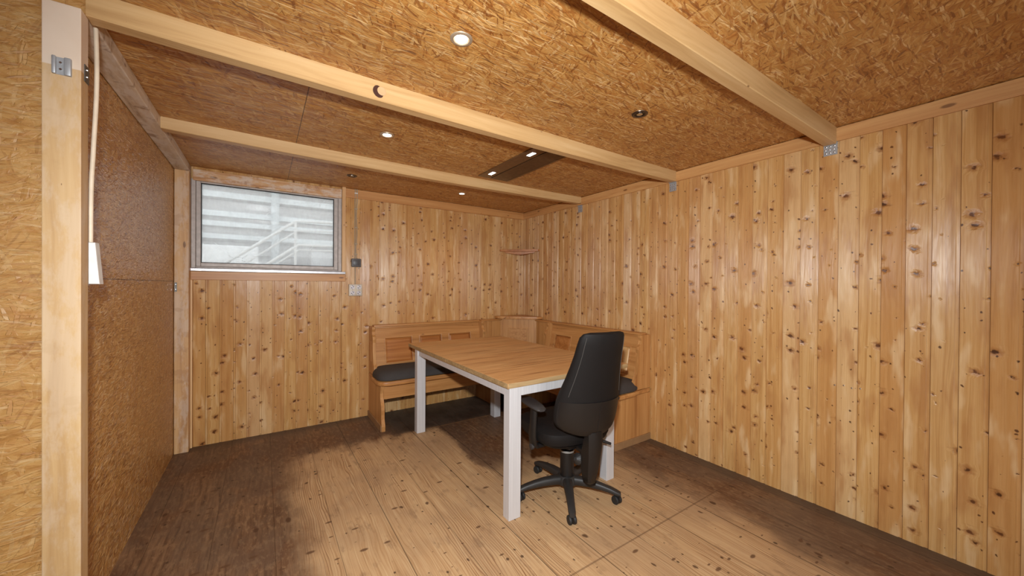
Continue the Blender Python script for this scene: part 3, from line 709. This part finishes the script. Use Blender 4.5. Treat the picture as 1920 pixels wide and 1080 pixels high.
for y, z in ((0.732, 0.737), (0.692, 0.744), (0.657, 0.737), (0.621, 0.742)):
    place(MB().lathe([(0.0045, 0), (0.0042, 0.003), (0.002, 0.0045)], n=12, mtx=Matrix.Translation((XR, y, z)) @ Matrix.Rotation(R(-90), 4, 'Y')), 'wall_screw', 'screw', 'steel screw in a row of four low on the tall pine wall', 'screw', 'row of wall screws')

# ---------------------------------------------------------------- corner bench
bench = thing('corner_bench', 'honey pine corner bench with panelled back and charcoal padded seats, behind the table', 'bench', (2.4, 3.5, 0))
LOW = [(0.004, 0), (0.505, 0), (0.507, 0.045), (0.492, 0.072), (0.478, 0.10), (0.476, 0.14), (0.484, 0.18), (0.480, 0.215), (0.455, 0.25), (0.440, 0.285), (0.440, 0.325), (0.452, 0.36), (0.462, 0.40), (0.004, 0.40)]
UPP = [(0.004, 0.44), (0.205, 0.44), (0.222, 0.475), (0.212, 0.515), (0.185, 0.545), (0.172, 0.58), (0.166, 0.64), (0.160, 0.70), (0.158, 0.745), (0.166, 0.775), (0.158, 0.80), (0.128, 0.815), (0.120, 0.845), (0.132, 0.870), (0.132, 0.893), (0.004, 0.893)]
def wing(mp, L, hx, endmat, panels, pale_last):
    """one straight run of the bench; u along it from the free end, d out from the wall"""
    def mbf():
        b = MB(); b.f = mp; return b
    e = obj('end_panel', mbf().prism(LOW, 'x', 0.0, 0.030, 0.002), endmat, bench)
    obj('foot_plinth', mbf().box(-0.010, 0.0, 0.006, 0.500, 0.0, 0.055, 0.002), 'dark_scuff', e)
    up = obj('upper_end_panel', mbf().prism(UPP, 'x', 0.0, 0.030, 0.003), endmat, bench)
    obj('carved_bead', mbf().prism([(0.085, 0.56), (0.122, 0.56), (0.112, 0.76), (0.078, 0.76)], 'x', -0.005, 0.0, 0.003), endmat, up)
    obj('end_panel', mbf().prism(LOW, 'x', L - 0.030, L, 0.002), endmat, bench)
    obj('upper_end_panel', mbf().prism(UPP, 'x', L - 0.030, L, 0.003), endmat, bench)
    # seat board with rounded free end
    pl = [(L + 0.0, 0.010), (L + 0.0, 0.520)]
    for i in range(9):
        a = R(90 + 90 * i / 8); pl.append((0.055 + 0.085 * math.cos(a), 0.435 + 0.085 * math.sin(a)))
    pl += [(-0.030, 0.235), (-0.001, 0.225), (-0.001, 0.010)]
    obj('seat_board', mbf().prism(pl, 'z', 0.402, 0.438, 0.010), hx, bench, smooth=True)
    # padded cushion
    cu = MB(); cu.f = mp; rings = []
    n = 40
    def outline(ins):
        P = []
        x0, x1, y0, y1, r = -0.018 + ins, L + 0.03, 0.150 + ins * 0.4, 0.508 - ins, 0.10
        for k in range(10): a = R(90 + 90 * k / 9); P.append((x0 + r + r * math.cos(a), y1 - r + r * math.sin(a)))
        P += [(x0, y0 + 0.10), (x0 + 0.012, y0 + 0.06)]
        P += [(x0 + 0.03, y0)]
        for k in range(1, 7): P.append((x0 + 0.03 + (x1 - x0 - 0.03) * k / 6, y0))
        for k in range(1, 6): P.append((x1, y0 + (y1 - y0) * k / 5))
        for k in range(1, 6): P.append((x1 - (x1 - x0 - r) * k / 6, y1))
        return P
    for ins, z in ((0.012, 0.439), (-0.004, 0.447), (-0.004, 0.468), (0.010, 0.496), (0.040, 0.516), (0.09, 0.525)):
        rings.append([(p, q, z) for p, q in outline(ins)])
    cu.loft(rings)
    obj('seat_cushion', cu, 'cushion', bench, smooth=True)
    obj('seat_apron', mbf().box(0.031, L - 0.031, 0.425, 0.447, 0.268, 0.4015, 0.002), hx, bench)
    # leaning back: frame and raised panels
    th = math.atan2(0.085, 0.43); z0 = 0.452; d0 = 0.145
    nrm = Vector((math.cos(th), math.sin(th)))      # (d, z) outwards
    alo = Vector((-math.sin(th), math.cos(th)))
    def inc(u, s, o):                                # o: out of the board surface
        p = Vector((d0, z0)) + alo * s + nrm * o
        return mp(Vector((u, p.x, p.y)))
    H = 0.436
    def ib():
        b = MB(); b.f = lambda p: inc(p.x, p.y, p.z); return b
    sb, st = 0.075, 0.330
    f = ib(); us = [0.031] + [v for p in panels for v in p] + [L - 0.031]
    f.box(0.031, L - 0.031, 0.0, sb, -0.022, 0.0, 0.002); f.box(0.031, L - 0.031, st, H, -0.022, 0.0, 0.002)
    for i in range(0, len(us), 2): f.box(us[i], us[i + 1], sb, st, -0.022, 0.0, 0.002)
    bk = obj('backrest', f, hx, bench)
    for i, (a, b) in enumerate(panels):
        pm = ib(); pm.box(a, b, sb, st, -0.030, -0.024)
        r = 0.028
        lo_ = [(a + 0.006, sb + 0.006), (b - 0.006, sb + 0.006), (b - 0.006, st - 0.006), (a + 0.006, st - 0.006)]
        hi_ = [(a + r, sb + r), (b - r, sb + r), (b - r, st - r), (a + r, st - r)]
        pm.loft([[(p, q, -0.0245) for p, q in lo_], [(p, q, -0.020) for p, q in lo_], [(p, q, -0.006) for p, q in hi_]])
        pn = obj('raised_panel', pm, 'honey_pale' if (pale_last and i == 0) else 'honey_deep', bk)
        md = ib()
        for (q0, q1, q2, q3) in ((a - 0.004, a + 0.010, sb - 0.004, st + 0.004), (b - 0.010, b + 0.004, sb - 0.004, st + 0.004), (a + 0.010, b - 0.010, sb - 0.004, sb + 0.008), (a + 0.010, b - 0.010, st - 0.008, st + 0.004)):
            md.box(q0, q1, q2, q3, -0.020, 0.005, 0.003)
        obj('panel_moulding', md, hx, bk)
    cap = mbf().box(0.030, L - 0.030, 0.008, 0.085, 0.884, 0.904, 0.005); cap.box(0.031, L - 0.031, 0.010, 0.070, 0.868, 0.884, 0.004)
    obj('top_rail', cap, hx, bench, smooth=True)
mpL = lambda p: Vector((0.872 + p.x, YB - 0.001 - p.y, p.z))
mpRr = lambda p: Vector((XR - 0.001 - p.y, 1.962 + p.x, p.z))
wing(mpL, 1.24, 'honey_x', 'honey_z', ((0.130, 0.415), (0.490, 0.742), (0.822, 1.095)), False)
wing(mpRr, 1.25, 'honey_y', 'honey_z', ((0.140, 0.425), (0.500, 0.752), (0.895, 1.160)), True)
# corner piece
ax0, ay0 = 2.113, 3.213      # where the two runs end
for ax_ in 'xy':
    cb = MB()
    for i in range(3):
        if ax_ == 'x': a = ax0 + 0.001 + i * 0.088; cb.box(a, a + 0.0879, YB - 0.070, YB - 0.050, 0.44, 0.885, 0.002)
        else: a = ay0 + 0.001 + i * 0.088; cb.box(XR - 0.070, XR - 0.050, a, a + 0.0879, 0.44, 0.885, 0.002)
    obj('corner_back_boards', cb, 'honey_z', bench)
    cc = MB()
    if ax_ == 'x': cc.box(ax0 + 0.001, 2.40, YB - 0.085, YB - 0.008, 0.886, 0.904, 0.004)
    else: cc.box(XR - 0.085, XR - 0.008, ay0 + 0.001, 3.50, 0.886, 0.904, 0.004)
    obj('corner_top_rail', cc, 'honey_' + ax_, bench)
pA, pB = (2.375, YB - 0.072), (XR - 0.072, 3.475)
dg = diag_board(pA, pB, 0.020, lambda s: (0.44, 0.905))
dp = obj('corner_panel', dg, 'honey_z', bench)
a_, b_ = Vector(pA), Vector(pB); dd = (b_ - a_).normalized(); nn = Vector((dd.y, -dd.x))
if nn.x + nn.y > 0: nn = -nn
Ld = (b_ - a_).length
def dmap(p):
    q = a_ + dd * p.x + nn * p.z; return Vector((q.x, q.y, p.y))
mm = MB(); mm.f = dmap
u0, u1, s0, s1 = 0.10, Ld - 0.10, 0.56, 0.80
for (q0, q1, q2, q3) in ((u0, u0 + 0.014, s0, s1), (u1 - 0.014, u1, s0, s1), (u0 + 0.014, u1 - 0.014, s0, s0 + 0.014), (u0 + 0.014, u1 - 0.014, s1 - 0.014, s1)):
    mm.box(q0, q1, q2, q3, 0.0005, 0.007, 0.003)
obj('panel_moulding', mm, 'honey_z', dp)
rp = MB(); rp.f = dmap
rp.box(u0 + 0.0145, u1 - 0.0145, s0 + 0.0145, s1 - 0.0145, 0.0005, 0.003)
obj('raised_panel', rp, 'honey_x', dp)
co = 0.024
capo = [(2.330, YB - 0.010), (2.330, YB - 0.080), (2.352, YB - 0.080 - co), (XR - 0.080 - co, 3.452), (XR - 0.080, 3.430), (XR - 0.010, 3.430), (XR - 0.010, YB - 0.010)]
obj('corner_cap', MB().prism(capo, 'z', 0.907, 0.937, 0.007), 'honey_x', bench, smooth=True)
cs = [(ax0 + 0.001, YB - 0.012), (ax0 + 0.001, YB - 0.525), (2.20, YB - 0.53), (2.245, ay0 + 0.06), (XR - 0.525, ay0 + 0.001), (XR - 0.012, ay0 + 0.001), (XR - 0.012, YB - 0.012)]
obj('corner_seat_board', MB().prism(cs, 'z', 0.402, 0.438, 0.004), 'honey_x', bench)
cs2 = [(ax0 + 0.035, YB - 0.11), (ax0 + 0.035, YB - 0.50), (2.20, YB - 0.51), (2.26, ay0 + 0.08), (XR - 0.50, ay0 + 0.035), (XR - 0.11, ay0 + 0.035), (XR - 0.11, 3.42), (2.42, YB - 0.11)]
obj('corner_cushion', MB().prism(cs2, 'z', 0.4385, 0.498, 0.014), 'cushion', bench, smooth=True)

# ---------------------------------------------------------------- dining table
table = thing('dining_table', 'rectangular oak-look table on square silver metal legs in front of the bench', 'table', (1.6, 2.5, 0))
ZT = 0.7645
for i, (ya, yb) in enumerate(((1.688, 2.5255), (2.5265, 3.362))):
    o = obj('table_leaf', MB().box(1.113, 2.115, ya, yb, ZT - 0.030, ZT, 0.0012, 1), 'tabletop', table)
    ed = MB()
    ed.box(1.1120, 1.1130, ya + 0.002, yb - 0.002, ZT - 0.0285, ZT - 0.0015)
    if i == 0: ed.box(1.115, 2.113, ya - 0.001, ya, ZT - 0.0285, ZT - 0.0015)
    obj('edge_band', ed, 'edge', o)
legs = ((1.126, 1.204, 1.690, 1.750), (1.120, 1.196, 3.143, 3.206), (1.896, 1.966, 3.116, 3.194), (1.905, 1.977, 1.686, 1.746))
for (a, b, c, d) in legs:
    obj('leg', MB().box(a, b, c, d, 0.0, ZT - 0.031, 0.002), 'alu_leg', table)
za, zb = 0.684, ZT - 0.031
obj('apron', MB().box(1.2045, 1.9045, 1.694, 1.722, za, zb, 0.002), 'alu_leg', table)
obj('apron', MB().box(1.1965, 1.8955, 3.160, 3.190, za, zb, 0.002), 'alu_leg', table)
obj('apron', MB().box(1.132, 1.160, 1.7505, 3.1425, za, zb, 0.002), 'alu_leg', table)
obj('apron', MB().box(1.930, 1.960, 1.7465, 3.1155, za, zb, 0.002), 'alu_leg', table)

# ---------------------------------------------------------------- office chair
ch = thing('office_chair', 'black high-backed swivel chair on a five-star base, pushed under the table', 'chair', (1.585, 1.725, 0), R(-9))
cw = dict(world=False)
obj('base_hub', MB().lathe([(0.034, 0.066), (0.060, 0.070), (0.066, 0.092), (0.060, 0.112), (0.050, 0.122)], n=32), 'dusty_plastic', ch, smooth=True, **cw)
for k in range(5):
    a = R(-127 + 72 * k) + R(9)
    ca, sa = math.cos(a), math.sin(a)
    rings = []
    for (r, z, wd, h) in ((0.040, 0.094, 0.062, 0.056), (0.09, 0.096, 0.056, 0.052), (0.15, 0.094, 0.051, 0.047), (0.21, 0.087, 0.046, 0.041), (0.265, 0.077, 0.042, 0.035), (0.302, 0.067, 0.042, 0.031), (0.326, 0.060, 0.030, 0.022)):
        ring_ = []
        for j in range(16):
            b = 2 * PI * j / 16; cx_, cz_ = math.cos(b), math.sin(b)
            px = math.copysign(abs(cx_) ** 0.7, cx_) * wd / 2; pz = math.copysign(abs(cz_) ** 0.7, cz_) * h / 2
            ring_.append((r * ca - px * sa, r * sa + px * ca, z + pz))
        rings.append(ring_)
    obj('base_arm', MB().loft(rings), 'dusty_plastic', ch, smooth=True, **cw)
    # twin-wheel caster
    cxp, cyp = 0.306 * ca, 0.306 * sa
    sw = R((20, -35, 70, 10, -60)[k]) + a
    mt = Matrix.Translation((cxp, cyp, 0)) @ Matrix.Rotation(sw, 4, 'Z')
    hood = MB(); hood.box(-0.024, 0.020, -0.0045, 0.0045, 0.014, 0.050, 0.003, 2, mtx=mt)
    hood.lathe([(0.009, 0.048), (0.009, 0.062)], n=14, mtx=mt)
    hd = obj('caster', hood, 'black_plastic', ch, smooth=True, **cw)
    for sd in (-1, 1):
        wl = MB().lathe([(0.010, -0.008), (0.0225, -0.0075), (0.025, -0.004), (0.025, 0.004), (0.0225, 0.0075), (0.010, 0.008)], n=28, mtx=mt @ Matrix.Translation((-0.004, sd * 0.0135, 0.025)) @ Matrix.Rotation(R(90), 4, 'X'))
        wo = obj('wheel', wl, 'tyre', hd, smooth=True, **cw)
col = MB().lathe([(0.042, 0.108), (0.043, 0.118), (0.0425, 0.262), (0.0425, 0.268)], n=32)
gl_ = obj('gas_lift_cover', col, 'black_plastic', ch, smooth=True, **cw)
obj('cover_rim', MB().loft([[(a * math.cos(2 * PI * k / 32), a * math.sin(2 * PI * k / 32), z) for k in range(32)] for a, z in ((0.0365, 0.2685), (0.0435, 0.2685), (0.0445, 0.276), (0.0425, 0.280), (0.0365, 0.279), (0.0365, 0.2685))], cap=False), 'caster_rim', gl_, smooth=True, **cw)
obj('gas_lift_piston', MB().lathe([(0.022, 0.2682), (0.022, 0.300), (0.016, 0.302), (0.016, 0.345)], n=24), 'dusty_plastic', ch, smooth=True, **cw)
mech = MB().box(-0.075, 0.075, -0.13, 0.11, 0.332, 0.372, 0.010)
mc = obj('tilt_mechanism', mech, 'black_plastic', ch, smooth=True, **cw)
mk = Matrix.Translation((-0.035, -0.170, 0.296)) @ Matrix.Rotation(R(-72), 4, 'Y') @ Matrix.Rotation(R(18), 4, 'X')
kprof = [(0.014, -0.058), (0.029, -0.056), (0.032, -0.052), (0.032, 0.010), (0.026, 0.016), (0.010, 0.030)]
kb = MB(); n = 36
kb.loft([[mk @ Vector(((r * (1 + (0.05 if k % 3 == 0 else 0))) * math.cos(2 * PI * k / n), (r * (1 + (0.05 if k % 3 == 0 else 0))) * math.sin(2 * PI * k / n), z)) for k in range(n)] for r, z in kprof])
obj('tension_knob', kb, 'dusty_plastic', mc, smooth=True, **cw)
lv = MB().tube([(0.07, -0.05, 0.350), (0.16, -0.05, 0.345), (0.21, -0.075, 0.325), (0.262, -0.10, 0.305)], [0.006, 0.006, 0.010, 0.008], 12)
obj('height_lever', lv, 'black_plastic', mc, smooth=True, **cw)
obj('bolt', MB().lathe([(0.008, 0), (0.007, 0.006), (0.003, 0.008)], n=14, mtx=Matrix.Translation((0.010, -0.137, 0.352)) @ Matrix.Rotation(R(90), 4, 'X')), 'chrome', mc, smooth=True, **cw)
# seat
def sup(w, d, n, ex, cy, zf):
    P = []
    for k in range(n):
        a = 2 * PI * k / n; c_, s_ = math.cos(a), math.sin(a)
        x = math.copysign(abs(c_) ** (2 / ex), c_) * w; y = math.copysign(abs(s_) ** (2 / ex), s_) * d
        P.append((x, cy + y, zf))
    return P
st_ = MB().loft([sup(0.20, 0.20, 44, 3.2, 0.05, 0.368), sup(0.232, 0.222, 44, 3.6, 0.05, 0.380), sup(0.245, 0.235, 44, 3.8, 0.05, 0.415), sup(0.240, 0.230, 44, 3.8, 0.05, 0.448), sup(0.215, 0.205, 44, 3.4, 0.05, 0.466), sup(0.14, 0.13, 44, 3.0, 0.05, 0.470)])
so = obj('seat', st_, 'chair_fabric', ch, smooth=True, **cw)
obj('seat_shell', MB().loft([sup(0.12, 0.13, 40, 3.0, 0.03, 0.338), sup(0.195, 0.195, 40, 3.2, 0.05, 0.352), sup(0.21, 0.205, 40, 3.4, 0.05, 0.3675)]), 'black_plastic', ch, smooth=True, **cw)
# backrest
BK = [  # z, half width, centre y, half thickness
    (0.462, 0.095, -0.240, 0.020), (0.466, 0.160, -0.241, 0.034), (0.480, 0.192, -0.244, 0.043), (0.510, 0.206, -0.248, 0.048), (0.560, 0.212, -0.256, 0.051), (0.620, 0.212, -0.266, 0.052), (0.670, 0.208, -0.275, 0.051),
    (0.730, 0.195, -0.288, 0.048), (0.790, 0.180, -0.302, 0.045), (0.860, 0.166, -0.320, 0.041), (0.930, 0.156, -0.340, 0.037), (0.990, 0.151, -0.357, 0.034), (1.028, 0.146, -0.368, 0.030), (1.048, 0.132, -0.374, 0.023), (1.056, 0.100, -0.376, 0.012)]
def back_ring(z, hw, cy, ht, n=56):
    P = []
    for k in range(n):
        a = 2 * PI * k / n; c_, s_ = math.cos(a), math.sin(a)
        x = math.copysign(abs(c_) ** 0.62, c_) * hw; y = math.copysign(abs(s_) ** 0.75, s_) * ht
        t_ = x / 0.22
        P.append((x, cy + y + 0.075 * t_ * t_, z - 0.045 * t_ * t_ * (0.0 if z > 0.6 else -1.0) * (0.6 - z) / 0.13))
    return P
bo = obj('backrest', MB().loft([back_ring(*q) for q in BK]), 'chair_fabric', ch, smooth=True, **cw)
# lower back cover, a shallow shell over the fabric
def shell_pts(z, hw, cy, ht, lift):
    P = []
    for k in range(29):
        x = hw * (-1 + 2 * k / 28) * 0.985; t_ = x / 0.22
        q = max(0.0, 1 - abs(x / hw) ** (2 / 0.62)); y = -(q ** (0.75 / 2)) * ht
        P.append((x, cy + y + 0.075 * t_ * t_ - lift * (0.25 + 0.75 * q), z + (0.045 * t_ * t_ * (0.6 - z) / 0.13 if z < 0.6 else 0)))
    return P
sh = MB(); rows = []
for (z, hw, cy, ht) in BK[1:7]:
    zt = min(z, 0.668); rows.append((shell_pts(zt, hw, cy, ht, 0.006), shell_pts(zt, hw, cy, ht, -0.004)))
g_ = [[sh._v(p) for p in r[0]] for r in rows]; h_ = [[sh._v(p) for p in r[1]] for r in rows]
for i in range(len(rows) - 1):
    for k in range(28):
        sh.bm.faces.new((g_[i][k], g_[i][k + 1], g_[i + 1][k + 1], g_[i + 1][k])); sh.bm.faces.new((h_[i][k + 1], h_[i][k], h_[i + 1][k], h_[i + 1][k + 1]))
    sh.bm.faces.new((g_[i][0], g_[i + 1][0], h_[i + 1][0], h_[i][0])); sh.bm.faces.new((g_[i + 1][28], g_[i][28], h_[i][28], h_[i + 1][28]))
for k in range(28):
    sh.bm.faces.new((g_[0][k + 1], g_[0][k], h_[0][k], h_[0][k + 1])); sh.bm.faces.new((g_[-1][k], g_[-1][k + 1], h_[-1][k + 1], h_[-1][k]))
obj('lower_back_cover', sh, 'black_plastic', bo, smooth=True, **cw)
def back_pt(z, fx, lift=0.001):
    for (a, b) in zip(BK, BK[1:]):
        if a[0] <= z <= b[0]:
            s_ = (z - a[0]) / (b[0] - a[0]); hw, cy, ht = (a[i] + (b[i] - a[i]) * s_ for i in (1, 2, 3))
            x = hw * fx; t_ = x / 0.22; q = max(0.0, 1 - abs(fx) ** (2 / 0.62))
            return (x, cy - (q ** 0.375) * ht + 0.075 * t_ * t_ - lift, z)
for sx in (-1, 1):
    obj('seam_piping', MB().tube([back_pt(0.70 + 0.33 * i / 14, sx * 0.86) for i in range(15)], 0.0016, 8), 'piping', bo, smooth=True, **cw)
obj('seam_piping', MB().tube([back_pt(0.485 + 0.16 * i / 8, 0.0, 0.0065) for i in range(9)], 0.0018, 8), 'black_plastic', bo, smooth=True, **cw)
# support bar behind, wide at the top and drawn in below
sb_ = MB(); rr = []
for (z, hw, y0, y1) in ((0.180, 0.018, -0.250, -0.215), (0.190, 0.027, -0.262, -0.205), (0.25, 0.035, -0.276, -0.195), (0.35, 0.042, -0.290, -0.205), (0.44, 0.048, -0.298, -0.240), (0.49, 0.048, -0.297, -0.262)):
    rr.append([(-hw, y0 + 0.012, z), (-hw * 0.6, y0, z), (hw * 0.6, y0, z), (hw, y0 + 0.012, z), (hw, y1, z), (-hw, y1, z)])
sb_.loft(rr)
obj('back_support', sb_, 'black_plastic', ch, smooth=True, **cw)
obj('back_support_arm', MB().box(-0.030, 0.030, -0.225, -0.1305, 0.335, 0.362, 0.006), 'black_plastic', ch, **cw)
for sx in (-1, 1):
    ar = obj('armrest_post', MB().tube([(sx * 0.10, 0.0, 0.345), (sx * 0.225, -0.01, 0.343), (sx * 0.252, -0.022, 0.362), (sx * 0.264, -0.032, 0.42), (sx * 0.266, -0.045, 0.50), (sx * 0.266, -0.055, 0.598)], [0.014, 0.016, 0.018, 0.018, 0.016, 0.015], 14, 1.5), 'black_plastic', ch, smooth=True, **cw)
    pr_ = []
    for (y, hw, z, h) in ((-0.150, 0.018, 0.602, 0.006), (-0.140, 0.030, 0.604, 0.010), (-0.08, 0.041, 0.608, 0.014), (0.0, 0.044, 0.611, 0.015), (0.06, 0.040, 0.612, 0.014), (0.095, 0.028, 0.611, 0.010), (0.102, 0.014, 0.610, 0.005)):
        pr_.append([(sx * 0.266 + math.copysign(abs(math.cos(2 * PI * k / 20)) ** 0.7, math.cos(2 * PI * k / 20)) * hw, y, z + math.copysign(abs(math.sin(2 * PI * k / 20)) ** 0.8, math.sin(2 * PI * k / 20)) * h) for k in range(20)])
    obj('armrest_pad', MB().loft(pr_), 'arm_pad', ar, smooth=True, **cw)
    obj('armrest_knob', MB().lathe([(0.012, 0), (0.020, 0.004), (0.020, 0.018), (0.014, 0.022)], n=18, mtx=Matrix.Translation((sx * 0.252, -0.022, 0.352)) @ Matrix.Rotation(R(90 * sx), 4, 'Y')), 'arm_pad', ar, smooth=True, **cw)

# ---------------------------------------------------------------- what the window looks on to
place(MB().box(-4.0, 6.0, 4.2, 8.0, -0.3, -0.05), 'yard_paving', 'ground', 'pale concrete yard outside the window', 'ground')
fa = MB()
for i in range(21):
    z = 0.0 + i * 0.19
    fa.prism([(6.5, z), (6.465, z), (6.485, z + 0.10), (6.495, z + 0.185), (6.5, z + 0.19)], 'x', -3.5, 5.5)
fa.box(-3.5, 5.5, 6.5, 6.62, -0.05, 3.99)
fo = thing('clad_building', 'pale building with horizontal cladding seen through the dusty window', 'building', (1.0, 6.5, -0.05))
obj('cladding', fa, 'facade', fo)
for za_, zb_ in ((2.49, 2.57), (2.235, 2.305), (2.10, 2.165), (1.925, 1.99), (2.76, 2.86)):
    obj('pale_band', MB().box(-3.5, 5.5, 6.44, 6.4999, za_, zb_), 'band', fo)
obj('reflection_strip', MB().tube([(0.14, 6.40, 0.0), (0.14, 6.40, 3.9)], 0.050, 14), 'reflection', fo, smooth=True)  # pale upright strip modelled for a reflection in the pane
place(MB().box(-1.6, -0.06, 6.0, 6.25, -0.05, 1.80, 0.01), 'white_wall', 'outside_white', 'low white wall outside the window below the stair railing', 'wall')
t = thing('stair_railing', 'sloping metal stair railing outside the window', 'railing', (0.2, 5.8, -0.05))
sy = 5.8
def sc6(p): return (p[0] * sy / 6.5, sy, 1.3 + (p[1] - 1.3) * sy / 6.5)
for pts, r in (([(-0.50, 1.545), (0.41, 2.265), (1.10, 2.29)], 0.020), ([(-0.28, 1.545), (0.43, 2.12), (1.10, 2.15)], 0.012), ([(0.0, 1.56), (0.444, 1.905), (1.10, 1.915)], 0.020), ([(0.10, 1.56), (0.45, 1.83), (1.10, 1.84)], 0.012)):
    obj('handrail', MB().tube([sc6(p) for p in pts], r, 10), 'rail', t, smooth=True)
for x in (0.40, 0.95):
    p = sc6((x, 2.2)); obj('baluster', MB().box(p[0] - 0.015, p[0] + 0.015, sy - 0.015, sy + 0.015, -0.05, p[2] + 0.04), 'rail', t)
p0 = sc6((-0.9, 1.0)); p1 = sc6((0.44, 1.72)); p2 = sc6((1.2, 1.72))
obj('shaded_stringer', MB().prism([(p0[0], p0[2] - 0.25), (p1[0], p1[2] - 0.25), (p2[0], p2[2] - 0.25), (p2[0], p2[2]), (p1[0], p1[2]), (p0[0], p0[2])], 'y', sy + 0.02, sy + 0.06), 'stringer_shade', t)  # the stair's shade is painted as this part's darker grey
